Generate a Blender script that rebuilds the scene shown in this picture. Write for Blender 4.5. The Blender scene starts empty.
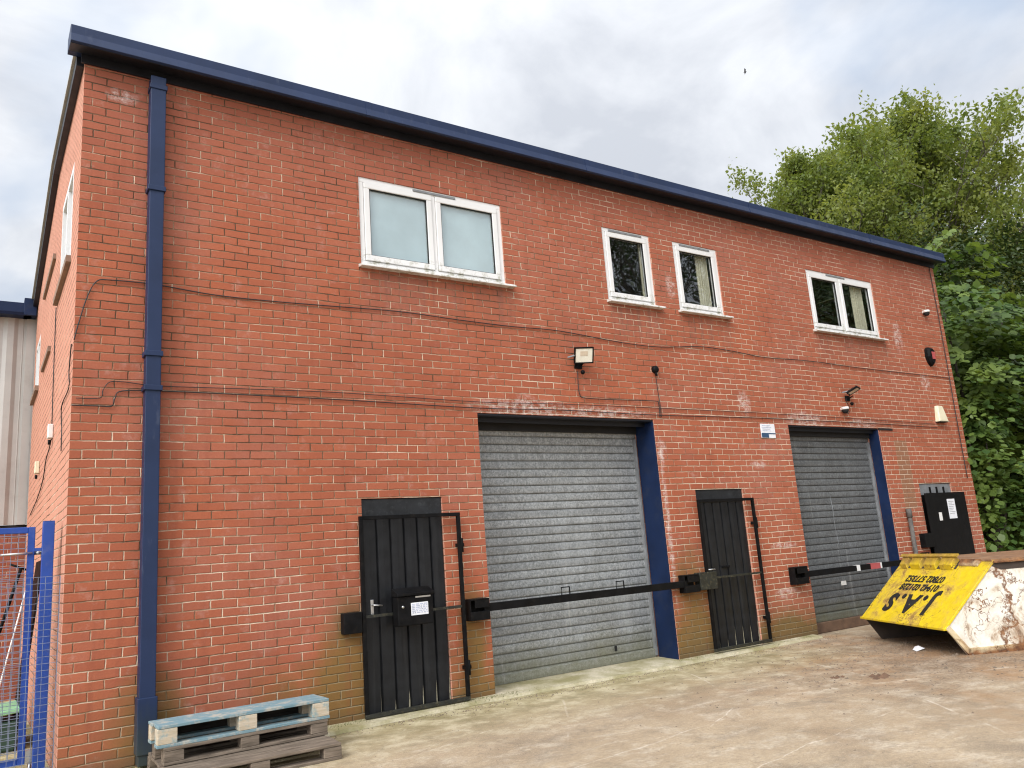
import bpy, bmesh, math, random
import numpy as np
from mathutils import Vector, Matrix, Euler

S = bpy.context.scene
COL = S.collection
R = math.radians

# ------------------------------------------------------------------ helpers
class MB:
    """collects geometry; build() links it as ONE mesh object"""
    def __init__(s): s.v = []; s.f = []; s.sm = []
    def add(s, vs, fs, smooth=False):
        o = len(s.v); s.v += [tuple(v) for v in vs]
        for f in fs: s.f.append([i + o for i in f]); s.sm.append(smooth)
        return s
    def box(s, x0, x1, y0, y1, z0, z1, M=None):
        vs = [Vector((x, y, z)) for z in (z0, z1) for y in (y0, y1) for x in (x0, x1)]
        if M is not None: vs = [M @ v for v in vs]
        return s.add(vs, [(0, 2, 3, 1), (4, 5, 7, 6), (0, 1, 5, 4), (2, 6, 7, 3), (0, 4, 6, 2), (1, 3, 7, 5)])
    def bar(s, a, b, w, h=None):
        """square bar from a to b"""
        h = h or w; a = Vector(a); b = Vector(b); d = (b - a).normalized()
        up = Vector((0, 0, 1)) if abs(d.z) < .95 else Vector((0, 1, 0))
        x = d.cross(up).normalized() * w / 2; y = x.cross(d).normalized() * h / 2
        vs = [p + sx * x + sy * y for p in (a, b) for sx, sy in ((-1, -1), (1, -1), (1, 1), (-1, 1))]
        return s.add(vs, [(3, 2, 1, 0), (4, 5, 6, 7), (0, 1, 5, 4), (1, 2, 6, 5), (2, 3, 7, 6), (3, 0, 4, 7)])
    def tube(s, pts, rads, n=6, cap=True):
        pts = [Vector(p) for p in pts]
        if not hasattr(rads, '__len__'): rads = [rads] * len(pts)
        rings = []
        for i, p in enumerate(pts):
            d = (pts[min(i + 1, len(pts) - 1)] - pts[max(i - 1, 0)]).normalized()
            up = Vector((0, 0, 1)) if abs(d.z) < .9 else Vector((1, 0, 0))
            x = d.cross(up).normalized(); y = d.cross(x)
            rings.append([p + rads[i] * (math.cos(2 * math.pi * k / n) * x + math.sin(2 * math.pi * k / n) * y) for k in range(n)])
        vs = [v for r in rings for v in r]; fs = []
        for i in range(len(pts) - 1):
            for k in range(n):
                k2 = (k + 1) % n
                fs.append((i * n + k, i * n + k2, (i + 1) * n + k2, (i + 1) * n + k))
        s.add(vs, fs, True)
        if cap:
            o = len(s.v) - len(vs)
            s.f += [[o + k for k in range(n)][::-1], [o + (len(pts) - 1) * n + k for k in range(n)]]; s.sm += [False, False]
        return s
    def prism(s, prof, ax, a, b):
        """profile of (u,v) extruded along axis ax from a to b; u,v are the other two axes in order"""
        n = len(prof)
        def P(u, v, t):
            return ((t, u, v), (u, t, v), (u, v, t))[ax]
        vs = [P(u, v, a) for u, v in prof] + [P(u, v, b) for u, v in prof]
        fs = [tuple(range(n)), tuple(range(2 * n - 1, n - 1, -1))]
        fs += [(i, i + n, (i + 1) % n + n, (i + 1) % n) for i in range(n)]
        return s.add(vs, fs)
    def lathe(s, prof, c, n=20, M=None):
        vs = []; fs = []
        for r, z in prof:
            for k in range(n):
                a = 2 * math.pi * k / n
                v = Vector((r * math.cos(a), r * math.sin(a), z))
                if M is not None: v = M @ v
                vs.append(Vector(c) + v)
        for i in range(len(prof) - 1):
            for k in range(n):
                k2 = (k + 1) % n
                fs.append((i * n + k, i * n + k2, (i + 1) * n + k2, (i + 1) * n + k))
        return s.add(vs, fs, True)
    def build(s, name, mat=None, parent=None, bevel=0, seg=2, fix=True):
        me = bpy.data.meshes.new(name)
        me.from_pydata(s.v, [], s.f)
        me.polygons.foreach_set('use_smooth', s.sm)
        if fix:
            bm = bmesh.new(); bm.from_mesh(me)
            bmesh.ops.recalc_face_normals(bm, faces=bm.faces[:])
            bm.to_mesh(me); bm.free()
        me.update()
        o = bpy.data.objects.new(name, me); COL.objects.link(o)
        if mat: me.materials.append(mat)
        if parent: o.parent = parent
        if bevel:
            m = o.modifiers.new('bevel', 'BEVEL'); m.width = bevel; m.segments = seg; m.limit_method = 'ANGLE'; m.angle_limit = R(40)
        return o

def tag(o, label=None, cat=None, group=None, kind=None):
    if label: o['label'] = label
    if cat: o['category'] = cat
    if group: o['group'] = group
    if kind: o['kind'] = kind
    return o
def thing(name, loc, label, cat, group=None, rot=(0, 0, 0)):
    o = bpy.data.objects.new(name, None); COL.objects.link(o)
    o.empty_display_size = .2; o.location = loc; o.rotation_euler = rot
    return tag(o, label, cat, group)
def copy_tree(o, parent=None):
    c = o.copy(); COL.objects.link(c)
    if parent: c.parent = parent
    for ch in list(o.children): copy_tree(ch, c)
    return c

# ------------------------------------------------------------------ materials
class N:
    def __init__(s, name):
        s.m = bpy.data.materials.new(name); s.m.use_nodes = True
        s.t = s.m.node_tree; s.t.nodes.clear()
        s.out = s.t.nodes.new('ShaderNodeOutputMaterial')
        s.co = s.t.nodes.new('ShaderNodeTexCoord')
    def new(s, typ, **k):
        n = s.t.nodes.new(typ)
        for a, b in k.items(): setattr(n, a, b)
        return n
    def link(s, a, b): s.t.links.new(a, b)
    def put(s, sock, v):
        if v is None: return
        if isinstance(v, bpy.types.NodeSocket): s.link(v, sock)
        else:
            if sock.type == 'RGBA' and len(v) == 3: v = (*v, 1)
            sock.default_value = v
    def math(s, op, a, b=None, c=None, clamp=False):
        n = s.new('ShaderNodeMath', operation=op, use_clamp=clamp)
        s.put(n.inputs[0], a); s.put(n.inputs[1], b); s.put(n.inputs[2], c)
        return n.outputs[0]
    def noise(s, vec=None, scale=5, detail=3, rough=.55, dist=0, col=False):
        n = s.new('ShaderNodeTexNoise'); s.put(n.inputs['Vector'], vec or s.co.outputs['Object'])
        n.inputs['Scale'].default_value = scale; n.inputs['Detail'].default_value = detail
        n.inputs['Roughness'].default_value = rough; n.inputs['Distortion'].default_value = dist
        return n.outputs['Color' if col else 'Fac']
    def ramp(s, fac, a, b, lo=0., hi=1.):
        n = s.new('ShaderNodeMapRange'); n.clamp = True
        s.put(n.inputs[0], fac); n.inputs[1].default_value = a; n.inputs[2].default_value = b
        n.inputs[3].default_value = lo; n.inputs[4].default_value = hi
        return n.outputs[0]
    def mix(s, f, a, b, blend='MIX'):
        n = s.new('ShaderNodeMix', data_type='RGBA', blend_type=blend)
        s.put(n.inputs[0], f); s.put(n.inputs[6], a); s.put(n.inputs[7], b)
        return n.outputs[2]
    def mapping(s, scale=(1, 1, 1), rot=(0, 0, 0), loc=(0, 0, 0), vec=None):
        n = s.new('ShaderNodeMapping'); s.link(vec or s.co.outputs['Object'], n.inputs[0])
        n.inputs['Scale'].default_value = scale; n.inputs['Rotation'].default_value = rot; n.inputs['Location'].default_value = loc
        return n.outputs[0]
    def xyz(s, vec=None):
        n = s.new('ShaderNodeSeparateXYZ'); s.link(vec or s.co.outputs['Object'], n.inputs[0]); return n.outputs
    def comb(s, x, y, z):
        n = s.new('ShaderNodeCombineXYZ'); s.put(n.inputs[0], x); s.put(n.inputs[1], y); s.put(n.inputs[2], z); return n.outputs[0]
    def bump(s, h, dist=.01, strength=1.):
        n = s.new('ShaderNodeBump'); s.link(h, n.inputs['Height']); n.inputs['Distance'].default_value = dist
        n.inputs['Strength'].default_value = strength; return n.outputs[0]
    def bsdf(s, col, rough=.6, metal=0., normal=None, spec=.5, **k):
        b = s.new('ShaderNodeBsdfPrincipled')
        s.put(b.inputs['Base Color'], col); s.put(b.inputs['Roughness'], rough); s.put(b.inputs['Metallic'], metal)
        b.inputs['Specular IOR Level'].default_value = spec
        if normal: s.link(normal, b.inputs['Normal'])
        s.link(b.outputs[0], s.out.inputs[0]); return b
    def blob(s, xyz, cx, cz, rx, rz):
        """soft elliptical mask in the wall plane"""
        a = s.math('DIVIDE', s.math('SUBTRACT', xyz[0], cx), rx); b = s.math('DIVIDE', s.math('SUBTRACT', xyz[2], cz), rz)
        d = s.math('ADD', s.math('MULTIPLY', a, a), s.math('MULTIPLY', b, b))
        return s.math('SUBTRACT', 1., d, clamp=True)

def mat_simple(name, col, rough=.5, metal=0., var=.25, scale=6, bump=0., dirt=None, dirtamt=.5, spec=.5):
    n = N(name)
    v = n.noise(scale=scale, detail=5, rough=.6)
    c = n.mix(n.ramp(v, .3, .7), tuple(x * (1 - var) for x in col), tuple(min(1, x * (1 + var)) for x in col))
    if dirt:
        d = n.noise(scale=scale * 2.3, detail=6, rough=.7)
        c = n.mix(n.ramp(d, .52, .72, 0, dirtamt), c, dirt)
    nm = n.bump(n.noise(scale=scale * 8, detail=3), .004, bump) if bump else None
    n.bsdf(c, n.ramp(v, .3, .7, rough * .8, min(1, rough * 1.2)), metal, nm, spec)
    return n.m

def mat_brick(name, tint=(1, 1, 1), stains=True):
    n = N(name)
    ob = n.co.outputs['Object']
    X, Y, Z = n.xyz(ob)
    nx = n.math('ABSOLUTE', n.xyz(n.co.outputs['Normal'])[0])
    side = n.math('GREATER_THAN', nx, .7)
    u0 = n.math('ADD', n.math('MULTIPLY', X, n.math('SUBTRACT', 1., side)), n.math('MULTIPLY', Y, side))
    # slight irregularity of the courses
    wn = n.xyz(n.noise(scale=1.7, detail=3, col=True))
    wf = n.xyz(n.noise(scale=14, detail=2, col=True))
    u = n.math('ADD', u0, n.math('ADD', n.math('MULTIPLY', wn[0], .03), n.math('MULTIPLY', wf[0], .012)))
    v = n.math('ADD', Z, n.math('ADD', n.math('MULTIPLY', wn[1], .02), n.math('MULTIPLY', wf[1], .009)))
    U = n.math('DIVIDE', u, .225); V = n.math('DIVIDE', n.math('ADD', v, .05), .075)
    row = n.math('FLOOR', V)
    odd = n.math('MODULO', row, 2.)
    rj = n.new('ShaderNodeTexWhiteNoise', noise_dimensions='1D'); n.link(row, rj.inputs['W'])
    U = n.math('ADD', U, n.math('ADD', n.math('MULTIPLY', odd, .5), n.math('MULTIPLY', rj.outputs['Value'], .1)))
    fu = n.math('FRACT', U); fv = n.math('FRACT', V)
    cell = n.comb(n.math('FLOOR', U), row, side)
    w1 = n.new('ShaderNodeTexWhiteNoise', noise_dimensions='3D'); n.link(cell, w1.inputs['Vector'])
    r1 = n.xyz(w1.outputs['Color'])
    # joint distance (metres)
    du = n.math('MULTIPLY', n.math('MINIMUM', fu, n.math('SUBTRACT', 1., fu)), .225)
    dv = n.math('MULTIPLY', n.math('MINIMUM', fv, n.math('SUBTRACT', 1., fv)), .075)
    jw = n.ramp(n.noise(scale=5, detail=3), .3, .7, .0036, .0066)
    pj = n.math('LESS_THAN', du, n.math('MULTIPLY', jw, .85))
    bj = n.math('LESS_THAN', dv, jw)
    joint = n.math('MAXIMUM', pj, bj)
    # brick colour
    big = n.noise(scale=.55, detail=5, rough=.6)
    bigb = n.noise(vec=n.mapping(loc=(31, 7, 3)), scale=.9, detail=5, rough=.65)
    c = n.mix(r1[0], (.325, .095, .048), (.382, .117, .059))
    c = n.mix(n.ramp(r1[1], .80, 1., 0, .2), c, (.25, .082, .055))
    c = n.mix(n.ramp(r1[2], .85, 1., 0, .5), c, (.43, .145, .080))
    c = n.mix(n.ramp(big, .45, .7, 0, .5), c, (.46, .128, .053))
    c = n.mix(n.ramp(bigb, .5, .74, 0, .45), c, (.40, .185, .145))
    sm = n.noise(vec=n.comb(n.math('MULTIPLY', u0, 1.1), n.math('MULTIPLY', Z, 6.), side), scale=1.3, detail=6, rough=.7)
    c = n.mix(n.ramp(sm, .40, .64, .0, .22), c, (.27, .085, .055))
    c = n.mix(n.ramp(Z, 4.3, 6.0, 0, .45), c, (.31, .115, .085))
    fine = n.noise(scale=55, detail=4, rough=.7)
    c = n.mix(n.ramp(fine, .35, .68, .0, .36), c, (.25, .070, .045))
    # white bloom specks
    fl = n.noise(vec=n.mapping(loc=(3, 9, 1)), scale=5.5, detail=6, rough=.72)
    c = n.mix(n.ramp(fl, .58, .76, 0, .32), c, (.56, .40, .35))
    # mortar: pale in patches, dark elsewhere
    mp = n.noise(vec=n.mapping(loc=(11, 2, 5)), scale=1.1, detail=6, rough=.62)
    mp2 = n.noise(vec=n.mapping(loc=(1, 22, 5)), scale=9, detail=3)
    hz = n.math('ADD', n.ramp(Z, 1.2, 4.4, .10, -.12), n.ramp(X, 2.0, 8.0, -.02, .20))
    pale = n.math('ADD', n.math('ADD', mp, n.math('MULTIPLY', n.math('SUBTRACT', mp2, .5), .5)), hz)
    rid = n.noise(vec=n.comb(n.math('MULTIPLY', u0, 1.4), n.math('MULTIPLY', row, 3.17), side), scale=1., detail=2)
    mid = n.noise(vec=n.mapping(loc=(21, 4, 9), scale=(1, 1, 1.6)), scale=3.6, detail=6, rough=.68)
    def tri(p):
        q = n.mix(n.ramp(p, .36, .50), (.095, .058, .034), (.30, .165, .10))
        return n.mix(n.ramp(p, .50, .68), q, (.60, .47, .35))
    pb = n.math('ADD', n.math('ADD', n.math('MULTIPLY', pale, .55), n.math('MULTIPLY', mid, .45)), n.math('MULTIPLY', n.math('SUBTRACT', rid, .5), .55))
    w2 = n.new('ShaderNodeTexWhiteNoise', noise_dimensions='3D'); n.link(n.comb(n.math('FLOOR', n.math('ADD', U, .5)), row, 7.), w2.inputs['Vector'])
    pv = n.math('ADD', n.math('ADD', n.math('MULTIPLY', pale, .5), n.math('MULTIPLY', mid, .5)), n.math('ADD', .03, n.math('MULTIPLY', n.math('SUBTRACT', w2.outputs['Value'], .5), .26)))
    mb = tri(pb); mv = tri(pv)
    mort = n.mix(pj, mb, mv)
    if stains:
        # lime run-off above the two shutter openings and other local scars
        e = None
        for (cx, cz, rx, rz) in ((4.5, 2.99, .85, .13), (5.6, 2.98, .9, .09), (9.5, 3.0, .55, .14), (10.9, 2.98, .5, .09), (.31, 5.72, .15, .09),
                                 (6.52, 2.5, .10, .2), (6.50, 1.6, .05, 1.1), (8.18, 3.2, .16, .2), (7.02, 4.75, .10, .2), (4.5, 3.02, .2, .16), (12.9, 3.75, .16, .16), (12.3, 4.5, .15, .3), (8.3, 2.35, .18, .06), (8.6, 1.25, .3, .06), (8.55, .62, .3, .08)):
            b = n.blob((X, Y, Z), cx, cz, rx, rz)
            e = b if e is None else n.math('MAXIMUM', e, b)
        en = n.math('MULTIPLY', e, n.ramp(n.noise(vec=n.mapping(scale=(1, 1, 1.3), loc=(4, 4, 9)), scale=11, detail=7, rough=.78), .45, .62, 0, 1.2), clamp=True)
        en = n.math('MULTIPLY', en, n.math('SUBTRACT', 1., side))
        c = n.mix(n.math('MULTIPLY', en, .75), c, (.66, .58, .54)); mort = n.mix(n.math('MULTIPLY', en, .8), mort, (.74, .66, .60))
        # buff repair bricks beside the last opening
        bf = n.math('MULTIPLY', n.math('LESS_THAN', n.math('ABSOLUTE', n.math('SUBTRACT', u, 11.86)), .17), n.math('LESS_THAN', n.math('ABSOLUTE', n.math('SUBTRACT', v, 2.2)), .55))
        c = n.mix(n.math('MULTIPLY', bf, .7), c, (.24, .135, .075))
        # algae and damp at the foot of the wall, below the brackets and by the downpipe
        an = n.noise(vec=n.mapping(scale=(1, 1, .6), loc=(8, 1, 2)), scale=2.3, detail=5, rough=.65)
        low = n.ramp(n.math('ADD', Z, n.math('MULTIPLY', n.math('SUBTRACT', an, .5), 1.5)), .0, .75, 1., 0.)
        reg = n.math('MAXIMUM', n.blob((X, Y, Z), 2.55, .35, 1.25, 1.1), n.math('MAXIMUM', n.blob((X, Y, Z), 3.7, .1, .45, .9), n.math('MAXIMUM', n.blob((X, Y, Z), 6.75, .3, .5, 1.1), n.blob((X, Y, Z), 8.5, .0, 1.0, .5))))
        brk = n.math('MAXIMUM', n.blob((X, Y, Z), 2.32, .7, .32, .55), n.math('MAXIMUM', n.blob((X, Y, Z), 3.65, .7, .2, .5), n.math('MAXIMUM', n.blob((X, Y, Z), 6.8, .85, .35, .6), n.blob((X, Y, Z), .62, .3, .35, .5))))
        alg = n.math('ADD', n.math('MULTIPLY', low, n.math('ADD', .25, n.math('MULTIPLY', reg, 1.5))), n.math('MULTIPLY', brk, n.ramp(an, .3, .6, .35, 1.1)), clamp=True)
        alg = n.math('MULTIPLY', alg, n.math('SUBTRACT', 1., side))
        g = n.mix(n.ramp(bigb, .4, .6), (.165, .115, .028), (.10, .095, .026))
        c = n.mix(n.math('MULTIPLY', alg, .75), c, g); mort = n.mix(n.math('MULTIPLY', alg, .8), mort, (.14, .11, .045))
        # drips below the window sills
        dn = n.noise(vec=n.mapping(scale=(9, 9, .5), loc=(2, 5, 7)), scale=1.8, detail=5, rough=.65)
        wm = None
        for (a_, b_) in ((2.55, 4.46), (5.88, 6.82), (7.12, 8.12), (10.0, 11.9)):
            k_ = n.math('MULTIPLY', n.math('GREATER_THAN', X, a_), n.math('LESS_THAN', X, b_))
            wm = k_ if wm is None else n.math('MAXIMUM', wm, k_)
        dz = n.math('MULTIPLY', n.ramp(n.math('ADD', Z, n.math('MULTIPLY', n.math('SUBTRACT', dn, .5), 1.2)), 3.75, 4.42), n.math('LESS_THAN', Z, 4.43))
        c = n.mix(n.math('MULTIPLY', n.math('MULTIPLY', wm, dz), n.ramp(dn, .40, .62, .15, .7)), c, (.20, .085, .062))
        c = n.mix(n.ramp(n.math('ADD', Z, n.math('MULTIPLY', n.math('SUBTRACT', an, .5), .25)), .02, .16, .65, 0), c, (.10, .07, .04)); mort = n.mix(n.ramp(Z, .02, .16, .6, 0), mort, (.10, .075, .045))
        # vertical rain streaks
        st = n.noise(vec=n.mapping(scale=(5, 5, .35)), scale=1.6, detail=5, rough=.6)
        c = n.mix(n.ramp(st, .55, .75, 0, .35), c, (.19, .05, .03))
        # side elevation: its sunlit brightness painted into the brick colour
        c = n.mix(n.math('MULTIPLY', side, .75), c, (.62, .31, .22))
    col = n.mix(joint, c, mort)
    if tint != (1, 1, 1): col = n.mix(1., col, tint, 'MULTIPLY')
    dj = n.math('MINIMUM', n.math('DIVIDE', n.math('MINIMUM', du, dv), .008), 1.)
    h = n.math('ADD', dj, n.math('MULTIPLY', fine, .35))
    h = n.math('ADD', h, n.math('MULTIPLY', r1[1], .25))
    n.bsdf(col, .85, 0, n.bump(h, .007, .8), .25)
    return n.m

def mat_concrete():
    n = N('yard_concrete')
    X, Y, Z = n.xyz()
    a = n.noise(scale=.7, detail=8, rough=.64); b = n.noise(vec=n.mapping(loc=(5, 5, 0)), scale=3.2, detail=8, rough=.72)
    f = n.noise(scale=34, detail=6, rough=.78); ff = n.noise(vec=n.mapping(loc=(2, 8, 0)), scale=120, detail=3, rough=.7)
    def streak(loc, rot, sx, sy, sc, lo, hi, amt): return n.ramp(n.noise(vec=n.mapping(scale=(sx, sy, 1), rot=(0, 0, R(rot)), loc=loc), scale=sc, detail=9, rough=.74, dist=.4), lo, hi, 0, amt)
    c = n.mix(n.ramp(a, .40, .60), (.35, .262, .165), (.465, .362, .238))
    iso = n.noise(vec=n.mapping(loc=(40, 3, 0)), scale=1.5, detail=10, rough=.74, dist=.5)
    c = n.mix(n.ramp(iso, .50, .64, 0, .7), c, (.22, .17, .115))
    c = n.mix(n.ramp(b, .50, .64, 0, .7), c, (.58, .50, .385))
    c = n.mix(streak((0, 0, 0), 28, .7, 1.8, 1.5, .52, .66, .5), c, (.23, .185, .14))
    c = n.mix(streak((15, 3, 0), 20, .8, 1.7, 2.4, .55, .68, .7), c, (.64, .56, .44))
    c = n.mix(n.ramp(n.noise(vec=n.mapping(loc=(4, 33, 0)), scale=6, detail=9, rough=.8, dist=.6), .54, .66, 0, .6), c, (.20, .155, .11))
    c = n.mix(n.ramp(f, .36, .62, .5, 0), c, (.17, .13, .095))
    c = n.mix(n.ramp(ff, .50, .72, 0, .5), c, (.68, .60, .48))
    # rusty spoil round the skip
    d = n.math('SQRT', n.math('ADD', n.math('POWER', n.math('DIVIDE', n.math('SUBTRACT', X, 9.6), 3.6), 2.), n.math('POWER', n.math('DIVIDE', n.math('SUBTRACT', Y, -2.3), 2.0), 2.)))
    dm = n.math('ADD', d, n.math('MULTIPLY', n.math('SUBTRACT', b, .5), 2.2))
    c = n.mix(n.ramp(dm, .35, 1.15, .85, 0), c, n.mix(n.ramp(f, .38, .62), (.085, .055, .036), (.30, .20, .125)))
    c = n.mix(n.math('MULTIPLY', n.ramp(n.noise(vec=n.mapping(loc=(7, 1, 0)), scale=1.1, detail=8, rough=.7), .47, .62, 0, .5), n.ramp(X, 3.8, 7)), c, (.36, .205, .095))
    # moss and silt along the wall
    wl = n.math('ADD', Y, n.math('MULTIPLY', n.math('SUBTRACT', b, .5), 1.6))
    c = n.mix(n.math('MULTIPLY', n.ramp(wl, -1.7, -.05, 0, .7), n.ramp(X, 8.6, 7.2)), c, n.mix(n.ramp(b, .42, .60), (.23, .21, .07), (.56, .50, .31)))
    # fine scrape lines left by skips
    mk = None
    for (rot, sc, lo) in ((33, .21, .53),):
        w_ = n.new('ShaderNodeTexWave', wave_type='BANDS', bands_direction='X'); n.link(n.mapping(rot=(0, 0, R(rot))), w_.inputs['Vector'])
        w_.inputs['Scale'].default_value = sc; w_.inputs['Distortion'].default_value = 3.5; w_.inputs['Detail'].default_value = 3; w_.inputs['Detail Scale'].default_value = .8
        m_ = n.math('MULTIPLY', n.ramp(w_.outputs['Fac'], .9992, .9999), n.ramp(n.noise(vec=n.mapping(loc=(9 + rot, 3, 0)), scale=1.1, detail=4, rough=.7), lo, lo + .12, 0, .5))
        mk = m_ if mk is None else n.math('MAXIMUM', mk, m_)
    wb = n.xyz(n.noise(scale=1.6, detail=5, rough=.6, col=True))
    xw = n.math('ADD', X, n.math('MULTIPLY', n.math('SUBTRACT', wb[0], .5), .22)); yw = n.math('ADD', Y, n.math('MULTIPLY', n.math('SUBTRACT', wb[1], .5), .22))
    for (x0, y0, x1, y1, w_) in ((2.2, -2.78, 4.54, -2.46, .010), (4.1, -2.62, 5.05, -2.12, .008), (5.6, -2.25, 9.2, -3.7, .010), (1.95, -1.55, 3.2, -1.2, .009), (4.3, -1.2, 5.9, -1.75, .007), (3.2, -3.6, 5.6, -3.3, .008)):
        l_ = math.hypot(x1 - x0, y1 - y0); ux, uy = (x1 - x0) / l_, (y1 - y0) / l_
        t_ = n.math('ADD', n.math('MULTIPLY', n.math('SUBTRACT', xw, x0), ux), n.math('MULTIPLY', n.math('SUBTRACT', yw, y0), uy))
        d_ = n.math('ABSOLUTE', n.math('SUBTRACT', n.math('MULTIPLY', n.math('SUBTRACT', yw, y0), ux), n.math('MULTIPLY', n.math('SUBTRACT', xw, x0), uy)))
        m_ = n.math('MULTIPLY', n.ramp(d_, w_ * .4, w_, 1, 0), n.math('MULTIPLY', n.ramp(t_, 0, .15), n.ramp(t_, l_ - .3, l_, 1, 0)))
        mk = n.math('MAXIMUM', mk, n.math('MULTIPLY', m_, n.ramp(b, .40, .62, .0, .6)))
    c = n.mix(mk, c, (.70, .64, .54))
    h = n.math('ADD', n.math('MULTIPLY', b, .5), n.math('MULTIPLY', f, .6))
    n.bsdf(c, .88, 0, n.bump(h, .02, .7), .25)
    return n.m

def mat_shutter(name, dark=1., zb=.075):
    n = N(name)
    X, Y, Z = n.xyz()
    sp = n.noise(scale=45, detail=4, rough=.8)
    ch = n.noise(vec=n.mapping(scale=(2.2, 1, .7)), scale=1.6, detail=5, rough=.6)
    wn = n.new('ShaderNodeTexWhiteNoise', noise_dimensions='1D'); n.link(n.math('FLOOR', n.math('DIVIDE', Z, .095)), wn.inputs['W'])
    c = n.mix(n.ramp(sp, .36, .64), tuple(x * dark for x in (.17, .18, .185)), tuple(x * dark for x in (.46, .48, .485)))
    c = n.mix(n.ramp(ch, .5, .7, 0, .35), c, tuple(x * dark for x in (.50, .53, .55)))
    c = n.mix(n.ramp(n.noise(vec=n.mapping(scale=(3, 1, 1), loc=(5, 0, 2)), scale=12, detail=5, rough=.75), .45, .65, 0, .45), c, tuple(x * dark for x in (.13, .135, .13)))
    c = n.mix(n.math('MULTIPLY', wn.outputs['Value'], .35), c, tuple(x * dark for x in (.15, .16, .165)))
    gf = n.math('FRACT', n.math('DIVIDE', n.math('SUBTRACT', Z, zb), .095))
    gm = n.math('MULTIPLY', n.math('MAXIMUM', n.ramp(gf, .0, .22, 1, 0), n.ramp(gf, .80, .92)), n.ramp(n.noise(vec=n.mapping(scale=(1.2, 1, 3), loc=(3, 0, 1)), scale=3, detail=6, rough=.7), .35, .65, .1, .7))
    c = n.mix(gm, c, tuple(x * dark for x in (.12, .12, .11)))
    lo = n.ramp(n.math('ADD', Z, n.math('MULTIPLY', n.math('SUBTRACT', ch, .5), .5)), .12, .5, .55, 0)
    c = n.mix(lo, c, (.17, .165, .08))
    st = n.noise(vec=n.mapping(scale=(9, 1, .25)), scale=2.0, detail=4)
    c = n.mix(n.ramp(st, .62, .72, 0, .3), c, (.5, .5, .48))
    n.bsdf(c, .55, .25, n.bump(n.math('ADD', n.math('MULTIPLY', sp, .02), n.noise(vec=n.mapping(scale=(1, 1, 2)), scale=1.7, detail=3)), .04, .5), .4)
    return n.m

def mat_door():
    """black ribbed sheet, paint scuffed off in wedges at the foot of each groove (x measured from the door's own left edge)"""
    n = N('black_door_paint')
    X, Y, Z = n.xyz()
    g = n.noise(scale=9, detail=5)
    c = n.mix(n.ramp(g, .35, .7), (.007, .0075, .009), (.014, .015, .017))
    c = n.mix(n.ramp(n.noise(vec=n.mapping(scale=(14, 1, .5)), scale=1.5, detail=4), .55, .75, 0, .5), c, (.028, .028, .029))
    fx = n.math('ABSOLUTE', n.math('SUBTRACT', n.math('FRACT', n.math('ADD', n.math('DIVIDE', X, .145), .0)), .5))   # .5 at the grooves
    dg = n.math('MULTIPLY', n.math('SUBTRACT', .5, fx), .145)
    jit = n.math('MULTIPLY', n.math('SUBTRACT', n.noise(scale=4, detail=1), .5), .5)
    wid = n.math('MULTIPLY', n.math('SUBTRACT', n.math('ADD', .32, jit), Z), .042)
    sc = n.math('MULTIPLY', n.math('LESS_THAN', dg, wid), n.ramp(n.noise(scale=30, detail=3), .3, .5, .3, .9))
    c = n.mix(sc, c, (.34, .31, .22))
    n.bsdf(c, n.ramp(g, .3, .7, .4, .6), 0, None, .3)
    return n.m

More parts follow.
